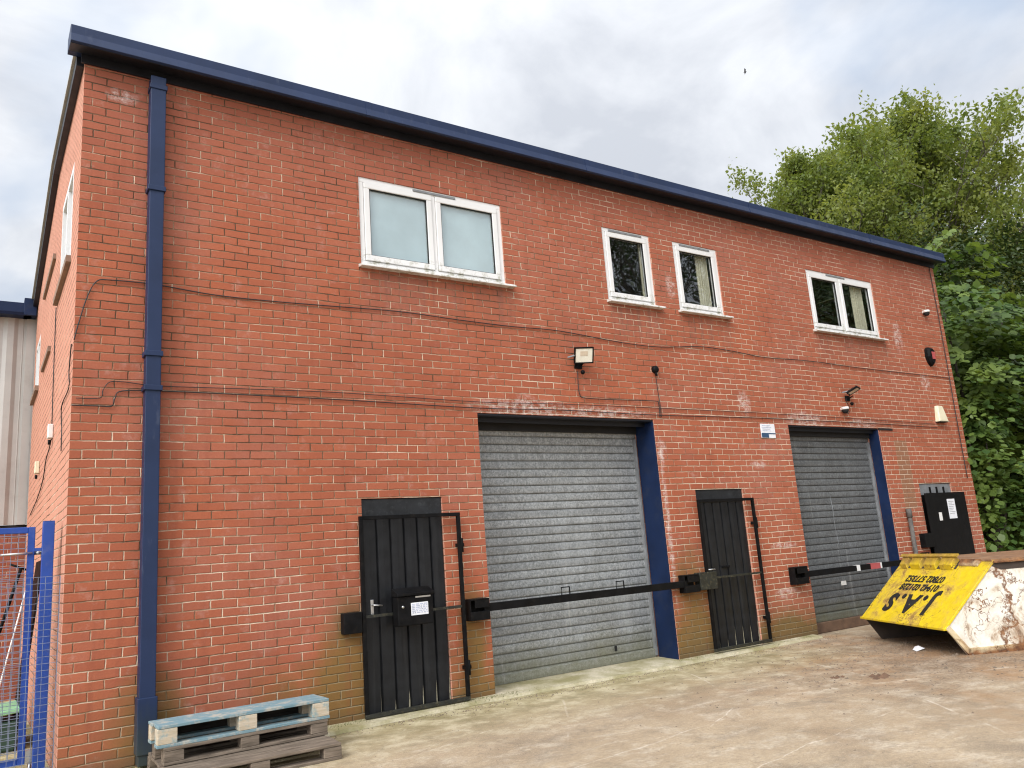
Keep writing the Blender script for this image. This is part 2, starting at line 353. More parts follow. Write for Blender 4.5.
def mat_skip(name, paint, rust=.35, streak=True, scar=None):
    n = N(name)
    a = n.noise(scale=2.6, detail=8, rough=.72, dist=.6); b = n.noise(vec=n.mapping(loc=(4, 2, 7)), scale=13, detail=6, rough=.72)
    X, Y, Z = n.xyz()
    c = n.mix(n.ramp(b, .35, .7), tuple(x * .8 for x in paint), paint)
    # rust scars: thin wandering lines and patches
    v = n.new('ShaderNodeTexVoronoi', feature='DISTANCE_TO_EDGE')
    add = n.new('ShaderNodeVectorMath', operation='ADD'); n.link(n.co.outputs['Object'], add.inputs[0])
    sc = n.new('ShaderNodeVectorMath', operation='SCALE'); n.link(n.noise(scale=3, detail=4, col=True), sc.inputs[0]); sc.inputs['Scale'].default_value = .8
    n.link(sc.outputs[0], add.inputs[1]); n.link(add.outputs[0], v.inputs['Vector']); v.inputs['Scale'].default_value = 3.1
    line = n.math('MULTIPLY', n.ramp(v.outputs['Distance'], .004, .022, 1, 0), n.ramp(n.noise(scale=2.1, detail=2), .44, .56, 0, rust * 2.4), clamp=True)
    patch = n.ramp(a, .64 - rust * .22, .76 - rust * .2)
    edge = n.ramp(n.math('ADD', n.math('ABSOLUTE', n.math('SUBTRACT', Z, .48)), n.math('MULTIPLY', n.math('SUBTRACT', a, .5), .22)), .40, .48, 0, rust * 1.8)
    m = n.math('MAXIMUM', n.math('MAXIMUM', line, patch), edge, clamp=True)
    if scar:
        sx = n.math('ADD', n.math('SUBTRACT', X, scar), n.math('MULTIPLY', n.math('SUBTRACT', n.noise(vec=n.mapping(loc=(1, 6, 2)), scale=3.4, detail=5, rough=.65), .5), 1.1))
        m = n.math('MAXIMUM', m, n.ramp(n.math('ABSOLUTE', sx), .02, .075, .95, 0))
        sx = n.math('ADD', n.math('SUBTRACT', X, scar + .12), n.math('MULTIPLY', n.math('SUBTRACT', n.noise(vec=n.mapping(loc=(7, 3, 9)), scale=2.6, detail=6, rough=.7), .5), 1.9))
        m = n.math('MAXIMUM', m, n.ramp(n.math('ABSOLUTE', sx), .008, .03, .9, 0))
    rc = n.mix(n.ramp(b, .35, .65), (.075, .030, .014), (.27, .125, .05))
    n_halo = n.ramp(a, .56 - rust * .22, .70 - rust * .2, 0, .55)
    c = n.mix(n_halo, c, (.42, .27, .11))
    c = n.mix(m, c, rc)
    n.bsdf(c, n.ramp(m, 0, 1, .45, .9), 0, n.bump(n.math('ADD', a, n.math('MULTIPLY', m, -.3)), .02, .5), .4)
    return n.m

def mat_leaf(name, c1, c2, c3, trans=.35):
    n = N(name)
    g = n.new('ShaderNodeNewGeometry')
    rp = g.outputs['Random Per Island']
    cl = n.noise(scale=.9, detail=2)
    c = n.mix(rp, c1, c2)
    c = n.mix(n.ramp(cl, .42, .66, 0, .8), c, c3)
    p = n.new('ShaderNodeBsdfPrincipled'); n.put(p.inputs['Base Color'], c); p.inputs['Roughness'].default_value = .45; p.inputs['Specular IOR Level'].default_value = .35
    t = n.new('ShaderNodeBsdfTranslucent'); n.put(t.inputs['Color'], n.mix(1., c, (1.25, 1.2, .6), 'MULTIPLY'))
    mx = n.new('ShaderNodeMixShader'); mx.inputs[0].default_value = trans
    n.link(p.outputs[0], mx.inputs[1]); n.link(t.outputs[0], mx.inputs[2]); n.link(mx.outputs[0], n.out.inputs[0])
    return n.m

def mat_glass():
    n = N('window_glass')
    tr = n.new('ShaderNodeBsdfTransparent'); tr.inputs[0].default_value = (.93, .96, .95, 1)
    gl = n.new('ShaderNodeBsdfGlossy'); gl.inputs['Roughness'].default_value = .015; gl.inputs['Color'].default_value = (.95, .98, 1, 1)
    n.link(n.bump(n.noise(scale=1.6, detail=1), .012, .35), gl.inputs['Normal'])
    ge = n.new('ShaderNodeNewGeometry'); dt = n.new('ShaderNodeVectorMath', operation='DOT_PRODUCT')
    n.link(ge.outputs['Normal'], dt.inputs[0]); n.link(ge.outputs['Incoming'], dt.inputs[1])
    k = n.math('SUBTRACT', 1., n.math('ABSOLUTE', dt.outputs['Value']))
    fr = n.math('ADD', .21, n.math('MULTIPLY', .79, n.math('POWER', k, 5.)))     # double glazing, the same from both sides
    mx = n.new('ShaderNodeMixShader'); n.link(fr, mx.inputs[0]); n.link(tr.outputs[0], mx.inputs[1]); n.link(gl.outputs[0], mx.inputs[2])
    n.link(mx.outputs[0], n.out.inputs[0]); return n.m

def mat_pvc():
    n = N('white_pvc')
    X, Y, Z = n.xyz()
    d = n.noise(scale=11, detail=6, rough=.75)
    c = n.mix(n.ramp(n.noise(scale=2, detail=3), .3, .7), (.68, .68, .67), (.74, .74, .73))
    up = n.xyz(n.co.outputs['Normal'])[2]
    grime = n.math('MULTIPLY', n.ramp(d, .50, .64, 0, .8), n.ramp(Z, .22, .05, 0, 1))
    c = n.mix(grime, c, (.26, .25, .15))
    n.bsdf(c, .35, 0, None, .5); return n.m

def mat_navy():
    n = N('navy_coating')
    g = n.noise(scale=3, detail=4)
    X, Y, Z = n.xyz()
    c = n.mix(n.ramp(g, .3, .7), (.006, .017, .056), (.010, .024, .074))
    dd = n.noise(vec=n.mapping(scale=(1, 1, .3)), scale=7, detail=5, rough=.7)
    c = n.mix(n.ramp(dd, .6, .8, 0, .35), c, (.12, .14, .19))
    low = n.math('MULTIPLY', n.ramp(n.math('ADD', Z, n.math('MULTIPLY', n.math('SUBTRACT', dd, .5), .7)), .05, .5, 1, 0), .6)
    c = n.mix(low, c, (.045, .055, .025))
    n.bsdf(c, n.ramp(dd, .3, .7, .36, .58), 0, None, .38); return n.m

def mat_wood(name, c1, c2, paint=None):
    n = N(name)
    gr = n.noise(vec=n.mapping(scale=(2, 22, 22)), scale=2.2, detail=5, rough=.65)
    c = n.mix(n.ramp(gr, .35, .68), c1, c2)
    if paint:
        c = n.mix(n.ramp(n.noise(scale=8, detail=6, rough=.72), .48, .62, 0, .85), c, paint)
    n.bsdf(c, .8, 0, n.bump(gr, .004, .6), .3); return n.m

M = dict(
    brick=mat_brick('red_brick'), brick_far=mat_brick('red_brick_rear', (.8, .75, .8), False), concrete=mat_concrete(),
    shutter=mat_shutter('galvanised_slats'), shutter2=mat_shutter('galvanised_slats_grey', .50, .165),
    door=mat_door(), navy=mat_navy(), pvc=mat_pvc(), glass=mat_glass(),
    navydeep=mat_simple('deep_navy_paint', (.005, .015, .052), .5, 0, .25, 3, 0, (.03, .035, .05), .4, .25),
    black=mat_simple('black_steel', (.006, .006, .0065), .5, 0, .4, 9, .2, (.04, .03, .02), .2, .1),
    blackdirty=mat_simple('mossy_black_steel', (.014, .015, .011), .55, 0, .5, 14, .3, (.11, .095, .05), .65),
    dark=mat_simple('dark_void', (.006, .006, .007), .7, 0, .3, 5),
    soffit=mat_simple('gutter_shade', (.006, .007, .012), .5, 0, .3, 5),
    grey=mat_simple('grey_steel', (.20, .21, .22), .5, .1, .2, 8, .1, (.09, .08, .06), .5),
    steel=mat_simple('bright_steel', (.55, .55, .54), .3, .9, .1, 8),
    cladding=mat_simple('grey_cladding', (.37, .36, .34), .5, 0, .1, 1.5, 0, (.22, .2, .17), .35),
    blue=mat_simple('bright_blue_paint', (.010, .055, .30), .42, 0, .15, 4, 0, (.16, .17, .2), .25),
    wire=mat_simple('blue_grey_wire', (.19, .22, .30), .5, .2, .2, 8),
    cable=mat_simple('black_cable', (.016, .015, .016), .6, 0, .3, 9),
    white=mat_simple('white_plastic', (.72, .71, .68), .4, 0, .08, 8),
    cream=mat_simple('cream_plastic', (.70, .64, .46), .45, 0, .06, 6),
    paper=mat_simple('white_paper', (.72, .73, .76), .7, 0, .08, 20),
    ink=mat_simple('grey_ink', (.42, .45, .56), .7, 0, .3, 20),
    signblue=mat_simple('sign_blue', (.03, .07, .14), .5, 0, .1, 10),
    oldpipe=mat_simple('stained_pipe', (.10, .09, .08), .8, 0, .5, 12, .3, (.04, .03, .025), .8),
    lens=mat_simple('lamp_lens', (.72, .70, .60), .25, 0, .06, 20),
    led=mat_simple('led_panel', (.56, .47, .36), .4, 0, .1, 30),
    red=mat_simple('red_plastic', (.42, .08, .08), .4, 0, .1, 9),
    sill=mat_simple('brown_stone', (.23, .155, .11), .85, 0, .25, 9, .4),
    dirtstep=mat_simple('brown_step', (.13, .075, .045), .85, 0, .35, 8, .5),
    apron=None,
    yellow=mat_skip('yellow_skip_paint', (.72, .53, .014), .36),
    skipwhite=mat_skip('white_skip_paint', (.78, .76, .68), .50, True, .52),
    rusty=mat_skip('rusty_steel', (.44, .31, .20), .45),
    skipedge=mat_skip('chipped_edge_paint', (.66, .56, .36), .80),
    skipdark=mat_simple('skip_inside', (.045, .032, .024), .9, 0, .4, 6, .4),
    letter=mat_simple('black_lettering', (.012, .012, .012), .6, 0, .2, 9),
    gapshade=mat_wood('pallet_gap_shade', (.012, .010, .008), (.04, .032, .025)),  # near black, shade in the pallet gaps as a colour
    woodgrey=mat_wood('weathered_wood', (.085, .066, .048), (.24, .19, .145)),
    woodpale=mat_wood('pale_wood_block', (.40, .33, .23), (.58, .50, .39), (.16, .28, .31)),
    woodblue=mat_wood('worn_blue_wood', (.12, .21, .245), (.20, .29, .32), (.42, .38, .31)),
    curtain=mat_simple('cream_curtain', (.50, .47, .35), .9, 0, .1, 5),
    blind=mat_simple('pale_blind', (.44, .54, .57), .8, 0, .10, 2.5),
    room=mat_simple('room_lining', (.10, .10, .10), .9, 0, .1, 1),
    green=mat_simple('pale_green_plastic', (.26, .55, .30), .4, 0, .1, 4),
    darkgreen=mat_simple('dark_green_plastic', (.02, .05, .035), .5, 0, .3, 4),
    bark=mat_simple('bark', (.10, .085, .065), .9, 0, .35, 9, .6, (.16, .17, .13), .5),
    barkdark=mat_simple('dark_bark', (.05, .042, .033), .9, 0, .35, 9, .6),
    leaf_airy=mat_leaf('alder_leaf', (.115, .165, .042), (.20, .25, .070), (.28, .31, .090), .5),
    leaf_broad=mat_leaf('broad_leaf', (.036, .080, .018), (.098, .160, .036), (.20, .27, .060), .38),
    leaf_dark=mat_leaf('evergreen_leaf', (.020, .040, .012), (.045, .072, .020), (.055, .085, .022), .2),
    bird=mat_simple('dark_feather', (.03, .03, .03), .8),
)

# ------------------------------------------------------------------ camera
cam = bpy.data.cameras.new('camera'); co = bpy.data.objects.new('camera', cam); COL.objects.link(co)
Fv = Vector((.54984119, .80987897, .20437886)); Rv = Vector((.83358785, -.54757171, -.0727772)); Uv = Rv.cross(Fv)
mw = Matrix((Rv, Uv, -Fv)).transposed().to_4x4(); mw.translation = Vector((-.62, -7.3067, 1.42))
co.matrix_world = mw
cam.sensor_width = 36; cam.lens = 28.29; cam.clip_end = 3000; cam.clip_start = .05
S.camera = co

# ------------------------------------------------------------------ world and sun
SUN_DIR = Vector((-.82, -.42, .74)).normalized()
w = bpy.data.worlds.new('World'); S.world = w; w.use_nodes = True
t = w.node_tree; t.nodes.clear()
def wn(typ, **k):
    n = t.nodes.new(typ)
    for a, b in k.items(): setattr(n, a, b)
    return n
L = t.links.new
def wmath(op, a, b=None, clamp=False):
    n = wn('ShaderNodeMath', operation=op, use_clamp=clamp)
    for i, v in enumerate((a, b)):
        if v is None: continue
        if isinstance(v, bpy.types.NodeSocket): L(v, n.inputs[i])
        else: n.inputs[i].default_value = v
    return n.outputs[0]
def wmap(f, a, b, c, d):
    n = wn('ShaderNodeMapRange'); L(f, n.inputs[0]); n.clamp = True
    for i, v in enumerate((a, b, c, d)): n.inputs[i + 1].default_value = v
    return n.outputs[0]
out = wn('ShaderNodeOutputWorld'); bg = wn('ShaderNodeBackground'); bg.inputs['Strength'].default_value = .1
sky = wn('ShaderNodeTexSky', sky_type='NISHITA'); sky.sun_disc = False
sky.sun_elevation = math.asin(SUN_DIR.z); sky.sun_rotation = math.atan2(SUN_DIR.x, SUN_DIR.y)
sky.air_density = 1; sky.dust_density = 1.5; sky.ozone_density = 1
tc = wn('ShaderNodeTexCoord'); sp = wn('ShaderNodeSeparateXYZ'); L(tc.outputs['Generated'], sp.inputs[0])
zz = wmath('ADD', wmath('MAXIMUM', sp.outputs[2], 0.), .40)
cb = wn('ShaderNodeCombineXYZ'); L(wmath('DIVIDE', sp.outputs[0], zz), cb.inputs[0]); L(wmath('DIVIDE', sp.outputs[1], zz), cb.inputs[1]); cb.inputs[2].default_value = 3.7
def wnoise(scale, detail, rough, dist=0., loc=(0, 0, 0)):
    mp = wn('ShaderNodeMapping'); L(cb.outputs[0], mp.inputs[0]); mp.inputs['Location'].default_value = loc
    n = wn('ShaderNodeTexNoise'); L(mp.outputs[0], n.inputs['Vector'])
    n.inputs['Scale'].default_value = scale; n.inputs['Detail'].default_value = detail; n.inputs['Roughness'].default_value = rough; n.inputs['Distortion'].default_value = dist
    return n.outputs['Fac']
c1 = wnoise(3.4, 8, .56, .35, (1.3, .4, 0)); c2 = wnoise(1.2, 4, .5, .2, (4, 7, 1)); c3 = wnoise(2.0, 5, .5, .2, (8.2, 2.6, 4))
bright = wmath('ADD', wmath('MULTIPLY', c1, .75), wmath('MULTIPLY', c2, .35))
def wmix(f, a, b):
    n = wn('ShaderNodeMix', data_type='RGBA')
    for i, v in ((0, f), (6, a), (7, b)):
        if isinstance(v, bpy.types.NodeSocket): L(v, n.inputs[i])
        else: n.inputs[i].default_value = v if i == 0 else (*v, 1)
    return n.outputs[2]
cloud = wmix(wmap(bright, .46, .62, 0, 1), (5.1, 5.3, 5.7), (7.1, 7.25, 7.5))
# thin spots let the blue of the clear sky through
mixed = wmix(wmap(c3, .59, .71, 0, .7), cloud, (3.3, 4.2, 5.6))
skyc = wn('ShaderNodeMix', data_type='RGBA', blend_type='MIX'); skyc.inputs[0].default_value = .12
L(mixed, skyc.inputs[6]); L(sky.outputs[0], skyc.inputs[7])
# overcast luminance: brighter overhead and brightest round the veiled sun
dp = wn('ShaderNodeVectorMath', operation='DOT_PRODUCT'); L(tc.outputs['Generated'], dp.inputs[0]); dp.inputs[1].default_value = SUN_DIR
glow = wmath('POWER', wmath('MAXIMUM', dp.outputs['Value'], 0.), 3.)
zen = wmath('POWER', wmath('MAXIMUM', sp.outputs[2], 0.), 1.6)
lum = wmath('ADD', .98, wmath('ADD', wmath('MULTIPLY', glow, 3.2), wmath('MULTIPLY', zen, .75)))
vm = wn('ShaderNodeVectorMath', operation='SCALE'); L(skyc.outputs[2], vm.inputs[0]); L(lum, vm.inputs['Scale'])
L(vm.outputs[0], bg.inputs['Color']); L(bg.outputs[0], out.inputs[0])

sl = bpy.data.lights.new('sun', 'SUN'); sl.energy = 1.5; sl.angle = R(22); sl.color = (1, .955, .89)
so = bpy.data.objects.new('sun', sl); COL.objects.link(so); so.location = (-20, -15, 25)
so.rotation_euler = SUN_DIR.to_track_quat('Z', 'Y').to_euler()

S.cycles.pixel_filter_type = 'BLACKMAN_HARRIS'; S.cycles.filter_width = 1.15
S.view_settings.view_transform = 'Standard'; S.view_settings.look = 'None'
S.view_settings.exposure = 0.30; S.view_settings.gamma = 1

# ------------------------------------------------------------------ ground
g = MB(); g.add([(-400, -400, 0), (400, -400, 0), (400, 400, 0), (-400, 400, 0)], [(0, 1, 2, 3)])
tag(g.build('ground', M['concrete']), kind='structure')
# smoothed concrete fillet along the foot of the wall, ramping up to the doors
ap = MB(); rnd = random.Random(3)
xs = np.linspace(1.95, 8.95, 60); vs = []; fs = []
for x in xs:
    e = -.17 - .03 * math.sin(x * 1.3) - .012 * rnd.random() - .10 * max(0, 3.6 - x) * .5
    vs += [(x, e, .002), (x, e + .015, .030), (x, -.02, .040), (x, .5, .062)]
for i in range(len(xs) - 1):
    for k in range(3): fs.append((i * 4 + k, i * 4 + 4 + k, i * 4 + 5 + k, i * 4 + 1 + k))
ap.add(vs, fs, False)
n = N('trowelled_concrete')
a_ = n.noise(scale=2.2, detail=6, rough=.65); f_ = n.noise(scale=45, detail=4, rough=.7)
cc = n.mix(n.ramp(a_, .38, .62), (.31, .28, .14), (.60, .54, .40)); cc = n.mix(n.ramp(f_, .4, .7, .3, 0), cc, (.12, .10, .06))
n.bsdf(cc, .88, 0, n.bump(f_, .008, .5), .25); M['apron'] = n.m
tag(ap.build('concrete_apron', M['apron']), kind='structure')

# ------------------------------------------------------------------ the workshop
B = thing('brick_workshop', (0, 0, 0), 'two storey red brick workshop with navy gutter, two grey roller shutters and white upstairs windows', 'building')
LEN = 13.86; DEP = 5.6; HT = 5.97
WIN = [(2.58, 4.36), (5.90, 6.72), (7.15, 8.02), (10.03, 11.78)]; WZ = (4.43, 5.42)
SH = [(3.86, 6.44), (9.06, 11.28)]; SHZ = 2.92
DR = [(2.49, 3.37), (7.03, 7.92), (12.16, 13.12)]; DZ = 2.03
holes = [(a, b, WZ[0], WZ[1], .07) for a, b in WIN] + [(a, b, 0, SHZ, d_) for (a, b), d_ in zip(SH, (.34, .20))] + [(a, b, 0, DZ, .05) for a, b in DR]
wl = MB()
bx = sorted({0, LEN} | {h[0] for h in holes} | {h[1] for h in holes}); bz = sorted({0, HT} | {h[2] for h in holes} | {h[3] for h in holes})
for i in range(len(bx) - 1):
    for j in range(len(bz) - 1):
        cx = (bx[i] + bx[i + 1]) / 2; cz = (bz[j] + bz[j + 1]) / 2
        if any(h[0] < cx < h[1] and h[2] < cz < h[3] for h in holes): continue
        wl.add([(bx[i], 0, bz[j]), (bx[i + 1], 0, bz[j]), (bx[i + 1], 0, bz[j + 1]), (bx[i], 0, bz[j + 1])], [(0, 1, 2, 3)])
for a, b, z0, z1, d in holes:     # brick reveals
    d = d + .06
    wl.add([(a, 0, z0), (a, d, z0), (a, d, z1), (a, 0, z1)], [(0, 1, 2, 3)])
    wl.add([(b, 0, z0), (b, d, z0), (b, d, z1), (b, 0, z1)], [(3, 2, 1, 0)])
    wl.add([(a, 0, z1), (b, 0, z1), (b, d, z1), (a, d, z1)], [(3, 2, 1, 0)])
    if z0 > 0: wl.add([(a, 0, z0), (b, 0, z0), (b, d, z0), (a, d, z0)], [(0, 1, 2, 3)])
prof = [(0, 5.97), (2.45, 6.03), (DEP, 5.30)]
SW = [(.62, 1.75, 4.35, 5.30), (4.5, 5.3, 3.97, 4.68)]          # windows of the side wall
sy = sorted({0, 2.45, DEP} | {v for s in SW for v in s[:2]})
def topz(y):
    return np.interp(y, [p[0] for p in prof], [p[1] for p in prof])
for i in range(len(sy) - 1):
    y0, y1 = sy[i], sy[i + 1]; zs = [0]
    for s in SW:
        if s[0] <= y0 and s[1] >= y1: zs += [s[2], s[3]]
    zs.append(None)
    for k in range(0, len(zs), 2):
        za = zs[k]; zb = zs[k + 1]
        t0 = topz(y0) if zb is None else zb; t1 = topz(y1) if zb is None else zb
        wl.add([(0, y0, za), (0, y1, za), (0, y1, t1), (0, y0, t0)], [(3, 2, 1, 0)])
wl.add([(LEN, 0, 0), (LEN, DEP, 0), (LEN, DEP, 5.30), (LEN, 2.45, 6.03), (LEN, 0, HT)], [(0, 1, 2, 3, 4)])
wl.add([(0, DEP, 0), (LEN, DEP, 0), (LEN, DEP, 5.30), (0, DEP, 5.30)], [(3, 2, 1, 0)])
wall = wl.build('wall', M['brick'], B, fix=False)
# upstairs room so the panes look into something
rm = MB()
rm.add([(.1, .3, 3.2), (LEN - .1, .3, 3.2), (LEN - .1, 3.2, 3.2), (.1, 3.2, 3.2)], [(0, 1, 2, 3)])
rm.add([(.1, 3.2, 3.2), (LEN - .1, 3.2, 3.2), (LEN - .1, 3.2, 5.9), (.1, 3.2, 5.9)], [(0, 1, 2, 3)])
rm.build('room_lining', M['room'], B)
# roof sheet with verge
rf = MB(); rp = [(.03, 6.055), (2.45, 6.11), (DEP + .1, 5.37), (DEP + .1, 5.31), (2.45, 6.04), (.03, 5.985)]
rf.prism(rp, 0, -.02, LEN + .02); rf.build('roof', M['grey'], B)
vg = MB(); vg.prism([(.05, 6.085), (2.45, 6.13), (DEP + .1, 5.39), (DEP + .1, 5.28), (2.45, 6.0), (.05, 5.955)], 0, -.062, -.003); vg.build('verge_trim', M['soffit'], B)
vc = MB(); vc.prism([(.08, 6.115), (2.45, 6.16), (DEP + .1, 5.42), (DEP + .1, 5.385), (2.45, 6.125), (.08, 6.08)], 0, -.085, -.01); vc.build('verge_capping', M['cladding'], B)
fa = MB(); fa.box(-.03, LEN + .03, -.022, .0, 5.955, 6.04); fa.build('fascia', M['soffit'], B)
# boxed gutter: upright upper face, raked lower face, underside shade plate
gp = [(-.20, 6.178), (-.185, 6.185), (.06, 6.185), (.06, 6.04), (-.03, 6.035), (-.22, 5.985), (-.245, 6.005), (-.235, 6.085), (-.20, 6.095)]
gt = MB(); gt.prism([(-.215, 6.178), (-.19, 6.19), (.06, 6.19), (.06, 6.043), (-.024, 6.043), (-.215, 6.003), (-.236, 6.012), (-.215, 6.095)], 0, -.135, LEN + .06)
gut = gt.build('gutter', M['navy'], B, .004)
gs = MB(); gs.prism([(-.212, 5.9985), (-.026, 6.037), (-.026, 6.0405), (-.212, 6.0025)], 0, -.13, LEN + .055); gs.build('gutter_underside_shade', M['soffit'], gut)  # separate dark plate: shade below the gutter put into the colour
for x in (2.6, 5.55, 8.6, 11.6):
    j = MB(); j.prism([(-.219, 6.176), (-.219, 6.094), (-.240, 6.010), (-.214, 5.999), (-.205, 6.004), (-.205, 6.176)], 0, x, x + .06); j.build('gutter_joint', M['navy'], gut)
dp_ = MB(); dp_.box(.535, .655, -.125, -.012, .02, 4.83); dpo = dp_.build('downpipe', M['navy'], B, .006)
c = MB(); c.box(.528, .658, -.130, -.010, 4.80, 5.93); c.build('upper_pipe', M['navy'], dpo, .006)
for z in (5.80, 4.80, 3.28, 2.98):
    c = MB(); c.box(.520, .668, -.140, -.008, z, z + .045); c.build('collar', M['navy'], dpo, .004)
c = MB(); c.box(.522, .668, -.138, -.008, .10, .52); c.build('shoe', M['navy'], dpo, .006)

# ---- windows
def window(x0, x1, lights, vent, inside):
    z0, z1 = WZ; yf = .012; cx = x0
    W = x1 - x0; H = z1 - z0
    root = bpy.data.objects.new('window', None); COL.objects.link(root); root.parent = B; root.location = (x0, 0, z0)
    fr = MB(); t_ = .055
    fr.box(0, W, yf, .075, 0, t_); fr.box(0, W, yf, .075, H - t_, H); fr.box(0, t_, yf + .001, .074, t_, H - t_); fr.box(W - t_, W, yf + .001, .074, t_, H - t_)
    n_ = len(lights); edges = [t_] + [e * W for e in lights[:-1]] + [W - t_]
    for e in edges[1:-1]: fr.box(e - .022, e + .022, yf + .002, .073, t_, H - t_)
    fr.build('frame', M['pvc'], root, .004)
    for i in range(n_):
        a = edges[i] + (.022 if i else 0); b = edges[i + 1] - (.022 if i < n_ - 1 else 0); s_ = .062
        a += .004; b -= .004; za = t_ + .004; zb = H - t_ - .004
        sm = MB()
        sm.box(a, b, yf - .014, .060, za, za + s_); sm.box(a, b, yf - .014, .060, zb - s_, zb)
        sm.box(a, a + s_, yf - .013, .059, za + s_, zb - s_); sm.box(b - s_, b, yf - .013, .059, za + s_, zb - s_)
        sm.build('sash', M['pvc'], root, .006)
        pn = MB(); pn.add([(a + s_ - .01, .03, za + s_ - .01), (b - s_ + .01, .03, za + s_ - .01), (b - s_ + .01, .03, zb - s_ + .01), (a + s_ - .01, .03, zb - s_ + .01)], [(0, 1, 2, 3)])
        pn.build('pane', M['glass'], root)
        gk = MB(); q = .007
        for (p0, p1, r0, r1) in ((a + s_, b - s_, za + s_, za + s_ + q), (a + s_, b - s_, zb - s_ - q, zb - s_), (a + s_, a + s_ + q, za + s_ + q, zb - s_ - q), (b - s_ - q, b - s_, za + s_ + q, zb - s_ - q)):
            gk.box(p0, p1, .010, .032, r0, r1)
        gk.build('gasket', M['dark'], root)
    sl_ = MB(); sl_.prism([(-.085, -.035), (-.085, -.012), (.01, .004), (.05, .004), (.05, -.03)], 0, -.03, W + .09); sl_.build('sill', M['pvc'], root, .004)
    vt = MB(); a, b = vent; vt.box(a * W, b * W, yf - .010, yf + .002, H - .044, H - .018); vt.build('trickle_vent', M['grey'], root, .003)
    if inside == 'blind':
        for i in range(n_):
            a = edges[i] + .05; b = edges[i + 1] - .05
            bl = MB(); bl.add([(a, .050, .06), (b, .050, .06), (b, .050, H - .06), (a, .050, H - .06)], [(0, 1, 2, 3)]); bl.build('blind', M['blind'], root)
    else:
        for (p, q) in inside:
            ct = MB(); K = 26; vs = []
            for k in range(K + 1):
                x = (p + (q - p) * k / K) * W; y = .10 + .022 * math.sin(k * 1.45) + .008 * math.sin(k * 3.1)
                vs += [(x, y, .03), (x, y * 1.0 + .004, H - .02)]
            ct.add(vs, [(2 * k, 2 * k + 2, 2 * k + 3, 2 * k + 1) for k in range(K)], True); ct.build('curtain', M['curtain'], root)
    return root
window(*WIN[0], [.5, 1], (.36, .66), 'blind')
window(*WIN[1], [1], (.14, .84), [(.86, .97)])
window(*WIN[2], [1], (.16, .84), [(.60, .86)])
window(*WIN[3], [.47, 1], (.30, .58), [(.72, .90)])
# side wall windows and sills
for (y0, y1, z0, z1) in SW:
    root = bpy.data.objects.new('window', None); COL.objects.link(root); root.parent = B
    f = MB(); q = .07
    f.box(.0, .07, y0, y1, z0, z0 + q); f.box(.0, .07, y0, y1, z1 - q, z1); f.box(.0, .07, y0, y0 + q, z0 + q, z1 - q); f.box(.0, .07, y1 - q, y1, z0 + q, z1 - q)
    f.box(.0, .07, (y0 + y1) / 2 - .04, (y0 + y1) / 2 + .04, z0 + q, z1 - q); f.build('frame', M['pvc'], root)
    p = MB(); p.add([(.035, y0, z0), (.035, y1, z0), (.035, y1, z1), (.035, y0, z1)], [(0, 1, 2, 3)]); p.build('pane', M['glass'], root)
    s_ = MB(); s_.box(-.042, .02, y0 - .06, y1 + .20, z0 - .065, z0 - .003); s_.build('sill', M['sill'], root)
for (y0, y1, z) in ((2.40, 3.95, 5.03), (2.60, 3.66, 4.02)):
    s_ = MB(); s_.box(-.030, .02, y0, y1, z - .06, z); s_.build('stone_ledge', M['sill'], B)

# ---- roller shutters
def shutter(x0, x1, zb, mat, y):
    s = MB(); ph = .095
    z = zb; K = 0
    prof = []
    while z < SHZ + .1:
        for (dy, dz) in ((-.002, .0), (-.006, .007), (-.0085, .030), (-.0085, .060), (-.006, .080), (-.002, .0855), (.010, .0862), (.010, .0945)):
            prof.append((y + dy, z + dz))
        z += ph
    vs = []; fs = []
    for (yy, zz_) in prof: vs += [(x0 - .02, yy, zz_), (x1 + .02, yy, zz_)]
    for i in range(len(prof) - 1): fs.append((2 * i, 2 * i + 1, 2 * i + 3, 2 * i + 2))
    s.add(vs, fs); o = s.build('roller_shutter', mat, B)
    b = MB(); b.prism([(y - .028, zb - .015), (y - .028, zb + .07), (y - .016, zb + .078), (y + .01, zb + .078), (y + .01, zb - .015)], 0, x0 + .02, x1 - .05); b.build('bottom_rail', mat, o)
    for (a, b_) in ((x0 + .003, x0 + .03), (x1 - .062, x1 - .034)):
        q = MB(); q.box(a, b_, y - .045, y + .03, zb, SHZ - .2); q.build('guide', M['grey'], o)
    q = MB(); q.box(x0, x1, y - .06, y + .05, SHZ - .13, SHZ + .02); q.build('shutter_hood', M['dark'], B)
    l = MB(); l.box(x0 + .002, x1 - .002, .012, y - .07, SHZ - .022, SHZ - .004); l.box(x0 + .002, x1 - .002, y * .4, y * .4 + .015, SHZ - .07, SHZ - .022); l.build('lintel', M['soffit'], B)
    if x1 > 10:
        e_ = MB(); e_.box(x1, x1 + .38, -.010, .01, SHZ - .03, SHZ + .004); e_.build('lintel_end', M['dark'], B)
    jm = MB(); jm.box(x1 - .022, x1 - .004, .006, y - .047, .03, SHZ - .026); jm.build('jamb_lining', M['navydeep'], B)
    return o
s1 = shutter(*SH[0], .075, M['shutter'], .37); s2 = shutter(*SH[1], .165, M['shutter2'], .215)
p = MB(); p.box(5.75, 5.78, .335, .345, .20, .26); p.build('lock_plate', M['dark'], s1)
p = MB(); p.box(9.08, 11.26, .15, .30, 0, .145); p.build('door_step', M['dirtstep'], B, .01)
p = MB(); p.box(10.02, 10.13, .192, .203, .60, .66); p.build('lock_plate', M['white'], s2)
sp1 = MB()
p = MB(); p.tube([(10.07, .203, 1.95), (10.09, .203, 1.7), (10.08, .203, 1.45), (10.10, .203, 1.25), (10.09, .203, .95)], [.001, .006, .004, .005, .001], 4); p.build('paint_run', M['grey'], s2)

